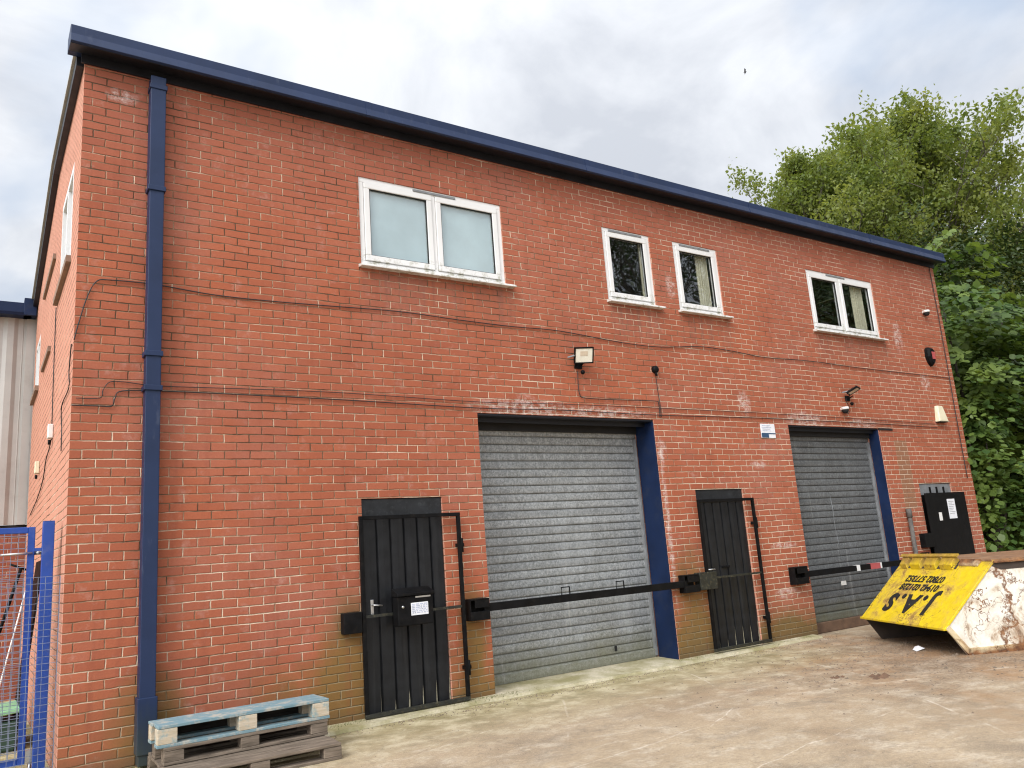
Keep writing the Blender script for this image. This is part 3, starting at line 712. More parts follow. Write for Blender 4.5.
# ---- doors
def door(x0, x1, z0=.045):
    W = x1 - x0; root = bpy.data.objects.new('door', None); COL.objects.link(root); root.parent = B; root.location = (x0, .02, 0)
    m = MB(); prof = []
    nb = 6; bw = W / nb
    for k in range(nb):
        a = k * bw
        prof += [(a + .0, .026), (a + .010, .026), (a + .018, .0), (a + bw * .5, -.003), (a + bw - .010, .0), (a + bw - .002, .026)]
    prof.append((W, .026))
    vs = []; fs = []
    for (x, y) in prof: vs += [(x, y, z0), (x, y, 1.86)]
    for i in range(len(prof) - 1): fs.append((2 * i, 2 * i + 2, 2 * i + 3, 2 * i + 1))
    m.add(vs, fs); m.build('ribbed_sheet', M['door'], root)
    h = MB(); h.box(.004, W - .004, -.004, .04, 1.862, DZ - .005); h.build('header_panel', M['blackplain'], root, .004)
    return root
M['blackplain'] = mat_simple('faded_black_paint', (.014, .0155, .018), .4, 0, .5, 7, 0, (.07, .075, .08), .4, .35)
d1 = door(*DR[0]); d2 = door(*DR[1])
h = MB(); h.box(.062, .094, -.014, .0, .93, 1.08); ho = h.build('handle_plate', M['steel'], d1, .004)
h = MB(); h.tube([(.078, -.014, 1.03), (.078, -.045, 1.03), (.165, -.05, 1.02)], .008, 8); h.build('lever', M['steel'], ho)
h = MB(); h.tube([(.05, -.01, 1.03), (.05, -.05, 1.03), (.15, -.055, 1.03)], .011, 8); h.build('lever', M['steel'], d2)
h = MB(); h.box(.33, .47, -.02, .0, 1.03, 1.06); h.build('letter_plate', M['black'], d2, .004)
# sealed third door, grey over-panel with bolts
root = bpy.data.objects.new('door', None); COL.objects.link(root); root.parent = B; root.location = (DR[2][0], .02, 0)
m = MB(); m.box(.01, .95, .0, .03, .05, 1.84); m.build('leaf', M['black'], root, .004)
m = MB(); m.box(.01, .95, -.006, .03, 1.845, DZ - .01); o = m.build('grey_panel', M['grey'], root, .003)
for x in (.30, .50, .71):
    m = MB(); m.box(x - .010, x + .010, -.03, -.006, 1.86, 1.97); m.build('bolt', M['black'], o)

# ---- hinged security gates standing off the wall
def gate(x0, x1, z0, z1, zm):
    root = bpy.data.objects.new('security_gate', None); COL.objects.link(root); root.parent = B
    y0, y1 = -.085, -.05; q = .036
    f = MB(); f.box(x0, x1, y0, y1, z1 - q, z1); f.box(x0, x0 + q, y0 + .001, y1 - .001, z0 + q, z1 - q); f.box(x1 - q, x1, y0 + .001, y1 - .001, z0 + q, z1 - q)
    f.build('frame', M['black'], root, .003)
    f = MB(); f.box(x0, x1, y0, y1, z0, z0 + q); f.build('bottom_rail', M['blackdirty'], root, .003)
    f = MB(); f.box(x0 + q, x1 - q, y0 + .006, y1 - .006, zm - .012, zm + .012); f.build('mid_rail', M['blackdirty'], root)
    for z in (z1 - .33, z0 + .30):
        f = MB(); f.tube([(x1 + .006, -.068, z - .07), (x1 + .006, -.068, z + .07)], .019, 8); f.box(x1 - .03, x1 + .05, -.045, -.002, z - .015, z + .02)
        f.build('hinge', M['black'], root)
    return root
gate(2.43, 3.525, .045, 1.86, .935); gate(6.975, 8.02, .06, 1.90, .93)
# right hand gate: solid black sheet
root = bpy.data.objects.new('security_gate', None); COL.objects.link(root); root.parent = B
f = MB(); f.box(12.145, 13.34, -.085, -.06, .06, 1.868); f.build('sheet', M['black'], root, .004)
f = MB(); f.box(11.90, 12.14, -.10, -.004, 1.02, 1.24); f.build('lock_box', M['black'], root, .006)
f = MB(); f.box(12.44, 12.52, -.092, -.084, 1.42, 1.55); f.build('tag', M['white'], root)
# brackets that take the bars
def bracket(x0, x1, z0, z1, dirty, parent):
    b = MB(); yo = -.115
    b.box(x0, x1, -.016, -.002, z0, z1)                 # back plate
    b.box(x0, x1, yo, -.016, z0, z0 + .014); b.box(x0, x1, yo, -.016, z1 - .014, z1)
    b.box(x0, x1, yo, yo + .012, z0 + .014, z0 + .085); b.box(x0, x0 + .010, yo + .012, -.016, z0 + .014, z1 - .014)
    b.box(x0 + .05, x1, yo + .002, yo + .012, z1 - .09, z1 - .014)
    return b.build('bar_bracket', M['blackdirty' if dirty else 'black'], parent, .003)
bracket(3.57, 3.79, .78, .99, False, B); bracket(6.56, 6.80, .79, 1.0, False, B); bracket(8.62, 8.89, .72, .95, False, B); bracket(11.84, 11.92, .74, .95, False, B)
b = MB(); b.box(2.245, 2.425, -.09, -.004, .80, .985); b.build('lock_box', M['black'], B, .006)
b = MB(); b.box(6.83, 6.97, -.10, -.004, .80, 1.01); b.box(6.97, 7.13, -.10, -.086, .80, 1.01); b.build('lock_box', M['blackdirty'], B, .006)

# ---- the bars
def bar(x0, x1, z, label, staples, bands):
    r = thing('security_bar', ((x0 + x1) / 2, -.062, z - .04), label, 'security bar', 'steel bars across the shutters')
    ox = (x0 + x1) / 2; b = MB()
    b.box(x0 - ox, x1 - ox, -.03, .03, 0, .078); b.build('bar_tube', M['black'], r, .005)
    for x in staples:
        s = MB(); s.tube([(x - ox - .055, 0, .07), (x - ox - .055, 0, .155), (x - ox + .055, 0, .155), (x - ox + .055, 0, .07)], .008, 6); s.build('staple_handle', M['black'], r)
    for (a, c_, mt) in bands:
        s = MB(); s.box(a - ox, c_ - ox, -.032, .032, -.002, .080); s.build('paint_band', M[mt], r)
    return r
bar(3.74, 6.62, .895, 'long black steel bar with two staple handles across the wide front shutter', (4.80, 5.58), ())
bar(8.84, 11.88, .84, 'black steel bar with red and white paint bands across the shutter by the skip', (), ((10.02, 10.10, 'white'), (10.36, 10.60, 'red'), (10.60, 10.64, 'white')))

# ------------------------------------------------------------------ fittings on the wall
def text_mesh(s, size, mat, parent, name, Mx, depth=.002, shear=0., bold=0., space=1.):
    cu = bpy.data.curves.new(name, 'FONT'); cu.body = s; cu.size = size; cu.extrude = depth; cu.shear = shear; cu.offset = bold; cu.space_character = space
    cu.align_x = 'CENTER'; cu.align_y = 'CENTER'; cu.resolution_u = 3
    tmp = bpy.data.objects.new('tmp', cu); COL.objects.link(tmp)
    dg = bpy.context.evaluated_depsgraph_get()
    me = bpy.data.meshes.new_from_object(tmp.evaluated_get(dg)); bpy.data.objects.remove(tmp)
    me.transform(Mx); me.name = name
    o = bpy.data.objects.new(name, me); COL.objects.link(o); me.materials.clear(); me.materials.append(mat)
    if parent: o.parent = parent
    return o
# letterbox with a notice
r = thing('letterbox', (2.915, -.088, .82), 'black lidded letterbox with white notice hung on the door by the pallets', 'letterbox')
b = MB(); b.box(-.185, .185, -.12, 0, 0, .27); bo = b.build('box_body', M['black'], r, .008)
b = MB(); b.prism([(-.14, .272), (-.14, .296), (-.01, .345), (0, .345), (0, .272)], 0, -.195, .195); b.build('lid', M['black'], r, .004)
b = MB(); b.box(-.05, .13, -.1225, -.1201, .09, .205); no = b.build('notice', M['paper'], r)
rg = random.Random(5); ik = MB()
for k in range(6):
    z = .19 - k * .0155; x = -.04
    while x < .12:
        l = rg.uniform(.012, .04); ik.box(x, min(x + l, .12), -.1240, -.1226, z - .0045, z + .0045); x += l + .01
ik.build('print', M['ink'], no)
b = MB(); b.lathe([(.0, .012), (.011, .012), (.013, 0)], (-.135, -.12, .175), 12, Matrix.Rotation(R(90), 4, 'X')); b.build('lock', M['steel'], r)
b = MB(); b.box(.0, .16, -.1212, -.1195, .248, .262); b.build('slot', M['steel'], r)
# paper on the far gate
o = MB(); o.box(-.115, .115, -.003, 0, -.16, .16); po = o.build('paper_notice', M['paper']); po.location = (12.86, -.0865, 1.60)
tag(po, 'white paper notice taped to the solid black gate at the far end', 'notice')
ik = MB()
for k in range(8):
    ik.box(-.085, rg.uniform(.0, .09), -.0042, -.0031, .115 - k * .028, .121 - k * .028)
ik.build('print', M['grey'], po)
# small sign
r = MB(); r.box(-.15, .15, -.008, 0, -.10, .10); sg = r.build('wall_sign', M['paper'], None, .002); sg.location = (8.595, -.003, 2.82)
tag(sg, 'small pale wall sign with dark blue lower strip left of the second shutter', 'sign')
b = MB(); b.box(-.147, .0, -.0105, -.0082, -.095, -.03); b.build('blue_strip', M['signblue'], sg)
b = MB(); b.box(.0, .147, -.0105, -.0082, -.045, -.03); b.build('blue_edge', M['signblue'], sg)
ik = MB()
for k in range(4): ik.box(-.12, .05 + .02 * (k % 2), -.0102, -.0082, .07 - k * .024, .078 - k * .024)
ik.build('print', M['ink'], sg)
# floodlights
def floodlight(loc, label, tilt, yaw, s=1.):
    r = thing('floodlight', loc, label, 'floodlight', 'black floodlights on the brick wall')
    E = Matrix.Translation((0, -.135, .045)) @ Euler((R(tilt), 0, R(yaw))).to_matrix().to_4x4()
    b = MB(); hw = .118 * s; hh = .098 * s
    b.box(-hw, hw, 0, .022, -hh, hh, E)
    for k in range(7): b.box(-hw * .8, hw * .8, .022, .040, -hh * .8 + k * hh * .26, -hh * .8 + k * hh * .26 + .006, E)
    rim = .016
    b.box(-hw, hw, -.010, 0, hh - rim, hh, E); b.box(-hw, hw, -.010, 0, -hh, -hh + rim, E); b.box(-hw, -hw + rim, -.010, 0, -hh + rim, hh - rim, E); b.box(hw - rim, hw, -.010, 0, -hh + rim, hh - rim, E)
    b.build('housing', M['black'], r, .003)
    b = MB(); b.box(-hw + rim, hw - rim, -.004, -.0005, -hh + rim, hh - rim, E); lo = b.build('lens', M['lens'], r)
    b = MB(); b.box(-.045, .045, -.007, -.0042, -.005, .050, E); b.build('led_panel', M['led'], lo)
    b = MB(); b.box(-.05, .05, -.02, -.002, -.09, -.01); b.bar((-.04, -.012, -.05), (-.04, -.085, -.02), .016, .01); b.bar((.04, -.012, -.05), (.04, -.085, -.02), .016, .01); b.build('bracket', M['black'], r)
    b = MB(); b.lathe([(.0, -.045), (.018, -.04), (.026, -.02), (.026, .0), (.0, .012)], (.02, -.06, -.125), 12); b.build('sensor', M['black'], r)
    b = MB(); b.bar((-hw - .05, -.04, .03), (-hw - .005, -.11, .04), .022, .016); b.build('side_arm', M['grey'], r)
    return r
floodlight((5.305, 0, 3.59), 'square black floodlight with bright cream lens above the wide shutter', 24, -24)
floodlight((10.575, 0, 3.42), 'thin black floodlight seen edge on above the second shutter', 66, 22, .95)
# round sensors and cameras
r = thing('cable_gland', (6.55, 0, 3.57), 'small round black gland on the bricks right of the cream lensed floodlight', 'junction box')
b = MB(); b.lathe([(0, .055), (.03, .055), (.045, .04), (.048, 0)], (0, 0, 0), 16, Matrix.Rotation(R(90), 4, 'X')); b.build('body', M['black'], r)
b = MB(); b.tube([(0, -.03, -.035), (0, -.03, -.085)], .016, 8); b.build('nozzle', M['black'], r)
def dome(loc, label, m2):
    r = thing('security_camera', loc, label, 'camera', 'white dome cameras on the wall')
    b = MB(); b.lathe([(.045, 0), (.055, -.005), (.056, -.035), (.05, -.04)], (0, -.06, .04), 18); b.box(-.03, .03, -.06, 0, .0, .035); b.build('base', M['white'], r)
    b = MB(); b.lathe([(.05, 0), (.047, -.03), (.03, -.055), (0, -.062)], (0, -.06, 0), 18); b.build('dome', m2, r)
    return r
dome((10.40, 0, 3.18), 'white dome camera under the edge-on floodlight over the second shutter', M['dark'])
dome((13.25, 0, 5.03), 'white dome camera high up near the right end of the wall', M['dark'])
# alarm sounder, black shield with red face
r = thing('alarm_sounder', (13.16, 0, 4.22), 'black oval alarm box with red face near the right end of the wall', 'alarm')
pr_ = [(-.10, .13), (-.05, .17), (.05, .17), (.10, .13), (.115, 0), (.07, -.11), (.0, -.17), (-.07, -.11), (-.115, 0)]
b = MB(); n_ = len(pr_); vs = [(x, 0, z) for x, z in pr_] + [(x * .97, -.05, z * .97) for x, z in pr_] + [(x * .72, -.085, z * .75) for x, z in pr_]
b.add(vs, [(i + k * n_, (i + 1) % n_ + k * n_, (i + 1) % n_ + (k + 1) * n_, i + (k + 1) * n_) for k in (0, 1) for i in range(n_)] + [tuple(range(2 * n_, 3 * n_))]); b.build('shell', M['black'], r, .004)
b = MB(); b.box(-.035, .06, -.092, -.086, -.05, .08); b.build('face_panel', M['red'], r)
r = thing('alarm_box', (13.13, 0, 3.20), 'tapered cream alarm box near the right corner above the black gate', 'alarm')
b = MB(); b.add([(-.14, 0, -.13), (.14, 0, -.13), (.14, -.09, -.13), (-.14, -.09, -.13), (-.085, 0, .15), (.085, 0, .15), (.075, -.06, .145), (-.075, -.06, .145)],
    [(3, 2, 1, 0), (4, 5, 6, 7), (0, 1, 5, 4), (1, 2, 6, 5), (2, 3, 7, 6), (3, 0, 4, 7)]); b.build('cover', M['cream'], r, .012)
b = MB(); b.box(-.125, .125, -.08, -.005, -.142, -.1305); b.build('base_plate', M['dark'], r)
# old drain stub
r = thing('stub_pipe', (11.66, -.045, 0), 'weathered grey pipe standing against the wall between shutter and black gate', 'pipe')
b = MB(); b.tube([(0, 0, .0), (0, 0, 1.58)], .032, 12); b.build('pipe', M['oldpipe'], r)
b = MB(); b.tube([(0, 0, 1.50), (0, 0, 1.64)], .042, 12); b.build('socket', M['oldpipe'], r)

# cables -----------------------------------------------------------
def smooth(pts, k=5):
    pts = [Vector(p) for p in pts]; o = []
    for i in range(len(pts) - 1):
        p0 = pts[max(i - 1, 0)]; p1 = pts[i]; p2 = pts[i + 1]; p3 = pts[min(i + 2, len(pts) - 1)]
        for j in range(k):
            t_ = j / k
            o.append(.5 * ((2 * p1) + (-p0 + p2) * t_ + (2 * p0 - 5 * p1 + 4 * p2 - p3) * t_ ** 2 + (-p0 + 3 * p1 - 3 * p2 + p3) * t_ ** 3))
    return o + [pts[-1]]
def cable(pts, label, rad=.008):
    b = MB(); b.tube(smooth(pts), rad * .62, 6); o = b.build('cable', M['cable'], None, fix=False)
    return tag(o, label, 'cable')
def wc(pts, y=-.014): return [(x, y, z) for x, z in pts]
cable(wc([(.0, 3.40), (.031, 3.556), (.09, 3.798), (.155, 3.931), (.254, 3.953), (.53, 3.961), (.694, 3.954), (1.123, 3.922), (1.627, 3.922), (2.224, 3.939), (2.988, 3.962), (3.708, 3.943), (4.39, 3.935), (5.072, 3.945), (6.005, 3.885), (6.7, 3.88), (7.43, 3.945), (8.1, 3.93), (8.75, 3.89), (9.8, 3.91), (11.035, 3.885), (13.387, 3.877), (13.70, 3.87)]),
      'long black cable sagging across the wall just below the upstairs windows', .0085)
cable(wc([(.03, 2.91), (.206, 2.918), (.227, 2.986), (.277, 3.057), (.392, 3.064), (.667, 3.044), (1.434, 3.056), (2.353, 3.063), (3.895, 3.037), (4.98, 3.058), (6.476, 3.067), (8.47, 3.07), (10.81, 3.054), (12.946, 3.03)]),
      'upper of the two black cables running level just above the shutters', .006)
cable(wc([(.0, 2.85), (.208, 2.85), (.298, 2.854), (.319, 2.923), (.37, 2.985), (.668, 3.0), (1.434, 3.0), (2.35, 2.993), (3.89, 2.97), (4.972, 2.987), (6.463, 2.977), (8.455, 2.998), (9.33, 2.995), (11.2, 2.99), (13.0, 2.97)]),
      'lower of the two black cables running level just above the shutters', .0085)
cable(wc([(5.285, 3.47), (5.275, 3.30), (5.285, 3.19), (5.36, 3.146), (5.9, 3.146), (6.48, 3.157), (6.548, 3.121), (6.543, 2.95)], -.016), 'black cable dropping from the cream lensed floodlight and turning along the lintel')
cable(wc([(6.55, 3.50), (6.556, 3.30), (6.57, 3.12), (6.568, 2.95)], -.016), 'short black cable hanging from the round black gland', .007)
cable(wc([(10.545, 3.40), (10.52, 3.33), (10.56, 3.26), (10.58, 3.19), (10.52, 3.13), (10.44, 3.15)], -.02), 'short looping black cable between edge-on floodlight and dome camera', .007)
cable(wc([(13.70, 5.95), (13.712, 5.2), (13.70, 4.4), (13.68, 3.6), (13.665, 2.9), (13.66, 2.1)], -.02), 'vertical black cable close to the right corner of the wall', .012)
def sc_(pts): return [(-.013, y, z) for y, z in pts]
cable(sc_([(1.9, 4.25), (1.86, 3.7), (1.80, 3.25), (1.76, 3.0)]), 'thin black cable dropping from the side window to the grey box on the side wall', .009)
cable(sc_([(1.75, 2.85), (2.0, 2.78), (2.36, 2.72), (2.67, 2.55), (3.5, 2.42), (4.74, 2.33)]), 'black cable trailing from the grey box to the rear of the side wall', .009)
cable(sc_([(.05, 3.38), (.16, 3.17), (.12, 3.02), (.73, 2.98), (.62, 2.75), (.60, 2.56)]), 'loose black cable hanging on the side wall close to the corner', .008)
for (y, z, m_, lab) in ((1.74, 2.92, 'white', 'small grey junction box on the side wall with cables entering it'), (3.55, 2.79, 'cream', 'small cream junction box further back on the side wall')):
    r = thing('junction_box', (0, y, z), lab, 'junction box')
    b = MB(); b.box(-.05, -.002, -.05, .05, -.07, .07); b.build('cover', M[m_], r, .008)
    b = MB(); b.tube([(-.03, 0, -.085), (-.03, 0, -.13)], .014, 8); b.build('gland', M['black'], r)

# ------------------------------------------------------------------ skip, lying upside down
K = thing('skip', (8.298, -2.416, 0), 'upside down steel skip with yellow lettered end and rusty white side', 'skip', None, (0, 0, R(-28.7)))
SWD = 1.74; TK = .012
out_ = [(0, 0), (-.20, .30), (.47, .95), (2.75, .95), (3.42, .30), (3.22, 0)]
s = MB(); s.prism(out_, 1, 0, .02); near = s.build('side_plate', M['skipwhite'], K)
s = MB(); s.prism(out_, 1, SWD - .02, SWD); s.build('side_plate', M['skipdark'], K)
def slab(p, q, y0, y1, th, name, mat, parent=K, bev=0):
    d = Vector((q[0] - p[0], 0, q[1] - p[1])).normalized(); nn = Vector((-d.z, 0, d.x)) * th
    b = MB(); a0 = Vector((p[0], 0, p[1])); a1 = Vector((q[0], 0, q[1]))
    vs = []
    for y in (y0, y1):
        for v in (a0, a1, a1 - nn, a0 - nn): vs.append(v + Vector((0, y, 0)))
    b.add(vs, [(0, 1, 2, 3), (7, 6, 5, 4), (0, 4, 5, 1), (1, 5, 6, 2), (2, 6, 7, 3), (3, 7, 4, 0)])
    return b.build(name, mat, parent, bev)
yel = slab((-.215, .29), (.478, .962), -.012, SWD + .012, .025, 'end_plate', M['yellow'], bev=.004)
slab((.455, .963), (2.77, .963), -.006, SWD + .006, .02, 'base_plate', M['rusty'])
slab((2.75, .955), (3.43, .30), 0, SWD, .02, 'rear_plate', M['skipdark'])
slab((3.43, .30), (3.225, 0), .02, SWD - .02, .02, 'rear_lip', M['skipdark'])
b = MB(); b.box(-.235, -.185, -.02, SWD + .02, .265, .292); b.build('rim', M['yellow'], K, .006)
# rolled edges on the white side
b = MB(); b.bar((.0, -.012, .035), (3.2, -.012, .035), .024, .07); b.bar((.015, -.012, .03), (-.185, -.012, .30), .024, .055); b.build('edge_rail', M['skipedge'], near)
b = MB(); b.box(.47, 2.75, -.035, -.001, .925, .945); b.build('top_rail', M['skipedge'], near, .004)
b = MB(); b.prism([(.43, .905), (.47, .9245), (2.75, .9245), (2.78, .86), (.55, .85)], 1, -.004, -.0005); b.build('recess_shade_strip', M['skipdark'], near)  # flat dark strip, the shade of a recess put into the colour
b = MB(); b.tube([(.9, -.0, .34), (.9, -.10, .34)], .045, 12); b.tube([(.9, -.10, .34), (.9, -.125, .34)], .07, 12); b.build('lifting_lug', M['rusty'], near)
for x in (1.35, 2.2):
    b = MB(); b.box(x, x + .07, -.03, 0, .07, .90); b.build('stiffener', M['skipwhite'], near, .005)
# lifting pockets along the top of the yellow end
sd = Vector((.718, 0, .696)); sn = Vector((-.696, 0, .718))
def on_panel(t_, y, h_=0.): return Vector((-.215, 0, .29)) + sd * t_ + sn * h_ + Vector((0, y, 0))
for (y0, y1) in ((.56, .80), (.89, 1.12), (1.20, 1.42), (1.50, 1.64)):
    b = MB(); vs = []
    for y in (y0, y1):
        vs += [on_panel(.80, y, .002), on_panel(.955, y, .002), on_panel(.955, y, .075), on_panel(.83, y, .055)]
    b.add(vs, [(0, 1, 2, 3), (7, 6, 5, 4), (0, 4, 5, 1), (1, 5, 6, 2), (2, 6, 7, 3), (3, 7, 4, 0)]); b.build('lifting_pocket', M['yellow'], yel, .004)
b = MB(); vs = []
for y in (.50, 1.68): vs += [on_panel(.93, y, .0755), on_panel(.975, y, .0755), on_panel(.975, y, .09), on_panel(.93, y, .09)]
b.add(vs, [(0, 1, 2, 3), (7, 6, 5, 4), (0, 4, 5, 1), (1, 5, 6, 2), (2, 6, 7, 3), (3, 7, 4, 0)]); b.build('pocket_bar', M['yellow'], yel)
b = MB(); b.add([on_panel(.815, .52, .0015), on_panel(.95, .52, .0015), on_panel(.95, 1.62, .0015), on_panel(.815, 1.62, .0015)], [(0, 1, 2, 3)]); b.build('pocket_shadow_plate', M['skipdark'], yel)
b = MB(); vs = []
for y in (.16, .50): vs += [on_panel(.86, y, .002), on_panel(.95, y, .002), on_panel(.95, y, .03), on_panel(.87, y, .02)]
b.add(vs, [(0, 1, 2, 3), (7, 6, 5, 4), (0, 4, 5, 1), (1, 5, 6, 2), (2, 6, 7, 3), (3, 7, 4, 0)]); b.build('bent_pocket', M['skipedge'], yel, .004)
def panelM(t_, y, sx=1.):
    c_ = on_panel(t_, y, .004)
    return Matrix(((0, -sd.x, sn.x, c_.x), (sx, -sd.y, sn.y, c_.y), (0, -sd.z, sn.z, c_.z), (0, 0, 0, 1)))
text_mesh('J.A.S', .36, M['letter'], yel, 'lettering', panelM(.285, .95, 1.02), .001, .06, .017, 1.34)
text_mesh('01942 021228', .135, M['letter'], yel, 'phone_number', panelM(.525, .97, 1.0), .001, .12, .004)
text_mesh('07802 577352', .135, M['letter'], yel, 'phone_number', panelM(.655, .97, 1.0), .001, .12, .004)

# ------------------------------------------------------------------ pallets
def pallet(loc, W, D, H, label, board, block, rot=0., full=False):
    r = thing('pallet', loc, label, 'pallet', 'pallets stacked by the downpipe', (0, 0, R(rot)))
    t_ = .022; rg = random.Random(int(W * 1000 + H * 7000 + len(label)))
    nb = max(2, int(D / .14)); bw = D / nb
    for k in range(nb):
        b = MB(); y0 = k * bw; b.box(rg.uniform(-.008, .008), W + rg.uniform(-.008, .008), y0 + .004, y0 + bw - .012, H - t_, H + rg.uniform(-.002, .002)); b.build('top_board', M[board], r, .003)
    bl = .10
    if not full:
        b = MB(); b.box(.0, W, D - .012, D + .004, .004, H - t_ - .004); b.build('gap_shade_board', M['gapshade'], r, .002)  # added dark board, stands for the shade deep inside the pallet
    for x in (0.0, W / 2 - .07, W - .14):
        b = MB(); b.box(x, x + .14, .004, D - .012, H - 2 * t_ - .001, H - t_ - .001) if full else None
        if full: b.build('stringer', M['woodgrey'], r, .002)
        for y in ([.004, D - .012 - bl] if D > .25 else [.004]):
            b = MB(); b.box(x + .002, x + .138, y, y + bl, t_, H - (2 if full else 1) * t_ - .002); b.build('block', M[block], r, .004)
    for y in ([0., D - .11] if D > .25 else [0]):
        b = MB(); b.box(0, W, y + .002, y + .105, 0, t_ - .001); b.build('bottom_board', M[board], r, .003)
    return r
pallet((.58, -1.10, .001), 1.21, .98, .115, 'weathered grey wooden pallet lying lowest under the blue one', 'woodgrey', 'woodgrey', -1.2)
pallet((.60, -.775, .1185), 1.22, .44, .118, 'grey wooden pallet sandwiched between blue pallet and lowest grey pallet', 'woodgrey', 'woodgrey', .6)
pallet((.555, -.765, .239), 1.28, .36, .150, 'worn pale blue wooden pallet on top of the stack beside the downpipe', 'woodblue', 'woodpale', 0)

# ------------------------------------------------------------------ blue mesh gate at the left
def wires(mb, x0, x1, z0, z1, y, px, pz, r=.0022):
    for k in range(int((x1 - x0) / px) + 1):
        x = x0 + k * px; mb.box(x - r, x + r, y - r, y + r, z0, z1)
    for k in range(int((z1 - z0) / pz) + 1):
        z = z0 + k * pz; mb.box(x0, x1, y - 3 * r, y - r, z - r, z + r)
    return mb
r = thing('mesh_gate', (-.72, .45, .0), 'bright blue framed wire mesh gate left of the brick corner', 'gate')
b = MB(); b.box(-.55, -.49, -.03, .03, .09, 1.91); b.box(.485, .535, -.03, .03, .09, 1.91); b.box(-.49, .485, -.028, .028, 1.86, 1.909); b.box(-.49, .485, -.028, .028, .09, .14); b.build('frame', M['blue'], r, .005)
wires(MB(), -.48, .48, .14, 1.86, -.036, .05, .05).build('mesh', M['wire'], r)
b = MB(); b.tube([(.535, 0, 1.70), (.59, 0, 1.70)], .016, 8); b.tube([(.60, 0, 1.66), (.60, 0, 1.75)], .02, 8); b.build('hinge', M['steel'], r)
b = MB(); b.tube([(.30, -.045, 1.695), (.52, -.045, 1.70)], .009, 8); b.build('latch_rod', M['steel'], r)
b = MB(); b.box(.53, .62, -.02, .02, .10, .19); b.tube([(.57, 0, 0.0), (.57, 0, .10)], .014, 8); b.build('drop_bolt', M['steel'], r)
r = thing('gate_post', (-.098, .35, 0), 'square bright blue post standing against the side wall by the gate', 'post')
b = MB(); b.box(-.042, .042, -.04, .04, 0, 1.94); b.build('post', M['blue'], r, .004)
b = MB(); b.box(-.041, .041, -.039, .039, 1.9405, 1.948); b.build('cap', M['blue'], r)
b = MB(); b.box(-.10, -.042, -.012, .012, 1.71, 1.735); b.build('hinge_pin', M['blue'], r)
r = thing('mesh_sheet', (-.34, .10, 0), 'loose sheet of thin wire mesh standing in front of the blue post', 'mesh')
wires(MB(), -.33, .32, .0, 1.5, 0, .05, .05, .0016).build('wires', M['wire'], r)
b = MB(); b.box(-.332, -.326, -.004, .004, 0, 1.5); b.box(.317, .323, -.004, .004, 0, 1.5); b.build('edge_wire', M['wire'], r)
# clutter behind the gate
o = MB(); o.prism([(-.21, .0), (-.19, .0), (-.03, 1.68), (-.05, 1.68)], 1, 1.7, 2.5); o = o.build('black_board', M['black'], None, .004); tag(o, 'tall black board leaning on the side wall behind the gate', 'board')
o = MB(); o.tube([(-.62, 2.0, .0), (-.30, 1.95, 1.25), (-.205, 1.94, 1.62)], .015, 8); o.tube([(-.30, 1.93, 1.66), (-.13, 1.95, 1.585)], .010, 8); o = o.build('black_prop', M['black']); tag(o, 'black prop with cross handle leaning behind the blue gate', 'prop')
o = MB(); o.tube([(-.46, 1.6, 0), (-.17, 1.62, 1.42)], .007, 8); o = o.build('white_pole', M['white']); tag(o, 'thin white pole leaning behind the blue mesh gate', 'pole')
r = thing('lidded_crate', (-.58, 2.0, 0), 'dark green crate with pale green lid behind the blue gate', 'crate')
b = MB(); b.box(-.4, .4, -.3, .3, 0, .26); b.build('body', M['darkgreen'], r, .02)
b = MB(); b.prism([(-.42, .262), (-.42, .30), (.42, .37), (.42, .33)], 1, -.33, .33); b.build('lid', M['green'], r, .008)
o = MB(); o.box(-1.1, -.42, 2.6, 3.0, 0, .62); o.bar((-.9, 2.55, .6), (-.35, 2.62, .95), .04); o = o.build('dark_barrow', M['dark'], None, .02); tag(o, 'dark heap of barrow parts in shade behind the blue gate', 'barrow')

# ------------------------------------------------------------------ clad building behind
r = thing('clad_warehouse', (-4, 5.7, 0), 'grey metal clad building with navy gutter behind the blue gate', 'building')
b = MB(); b.box(-6, 4.4, .06, 10, 0, 2.24); b.build('wall', M['brick_far'], r, fix=True)
b = MB(); b.box(-6, 4.4, .02, 10.05, 2.24, 2.28); b.build('drip_flashing', M['dark'], r)
prof = []; x = -6.0
while x < 3.9:
    prof += [(x, .0), (x + .05, -.028), (x + .13, -.028), (x + .18, .0), (x + .235, 0), (x + .24, -.006), (x + .25, 0)]; x += .30
b = MB(); vs = []; fs = []
for (x, y) in prof: vs += [(x, y, 2.28), (x, y, 5.3)]
for i in range(len(prof) - 1): fs.append((2 * i, 2 * i + 2, 2 * i + 3, 2 * i + 1))
b.add(vs, fs); b.build('cladding', M['cladding'], r)
b = MB(); b.box(3.88, 3.985, -.03, .02, 2.28, 5.3); b.build('corner_flashing', M['cladding'], r)
b = MB(); b.prism([(-.02, 5.20), (-.20, 5.20), (-.22, 5.24), (-.22, 5.38), (-.02, 5.40)], 0, -6, 3.93); gu = b.build('gutter', M['navydeep'], r, .004)
b = MB(); b.box(3.83, 3.985, -.24, .0, 5.20, 5.45); b.build('gutter_end', M['navydeep'], gu, .004)
b = MB(); b.prism([(-.03, 5.40), (5, 6.0), (10.1, 5.3), (10.1, 5.25), (5, 5.9), (-.03, 5.34)], 0, -6, 3.95); b.build('roof', M['cladding'], r)

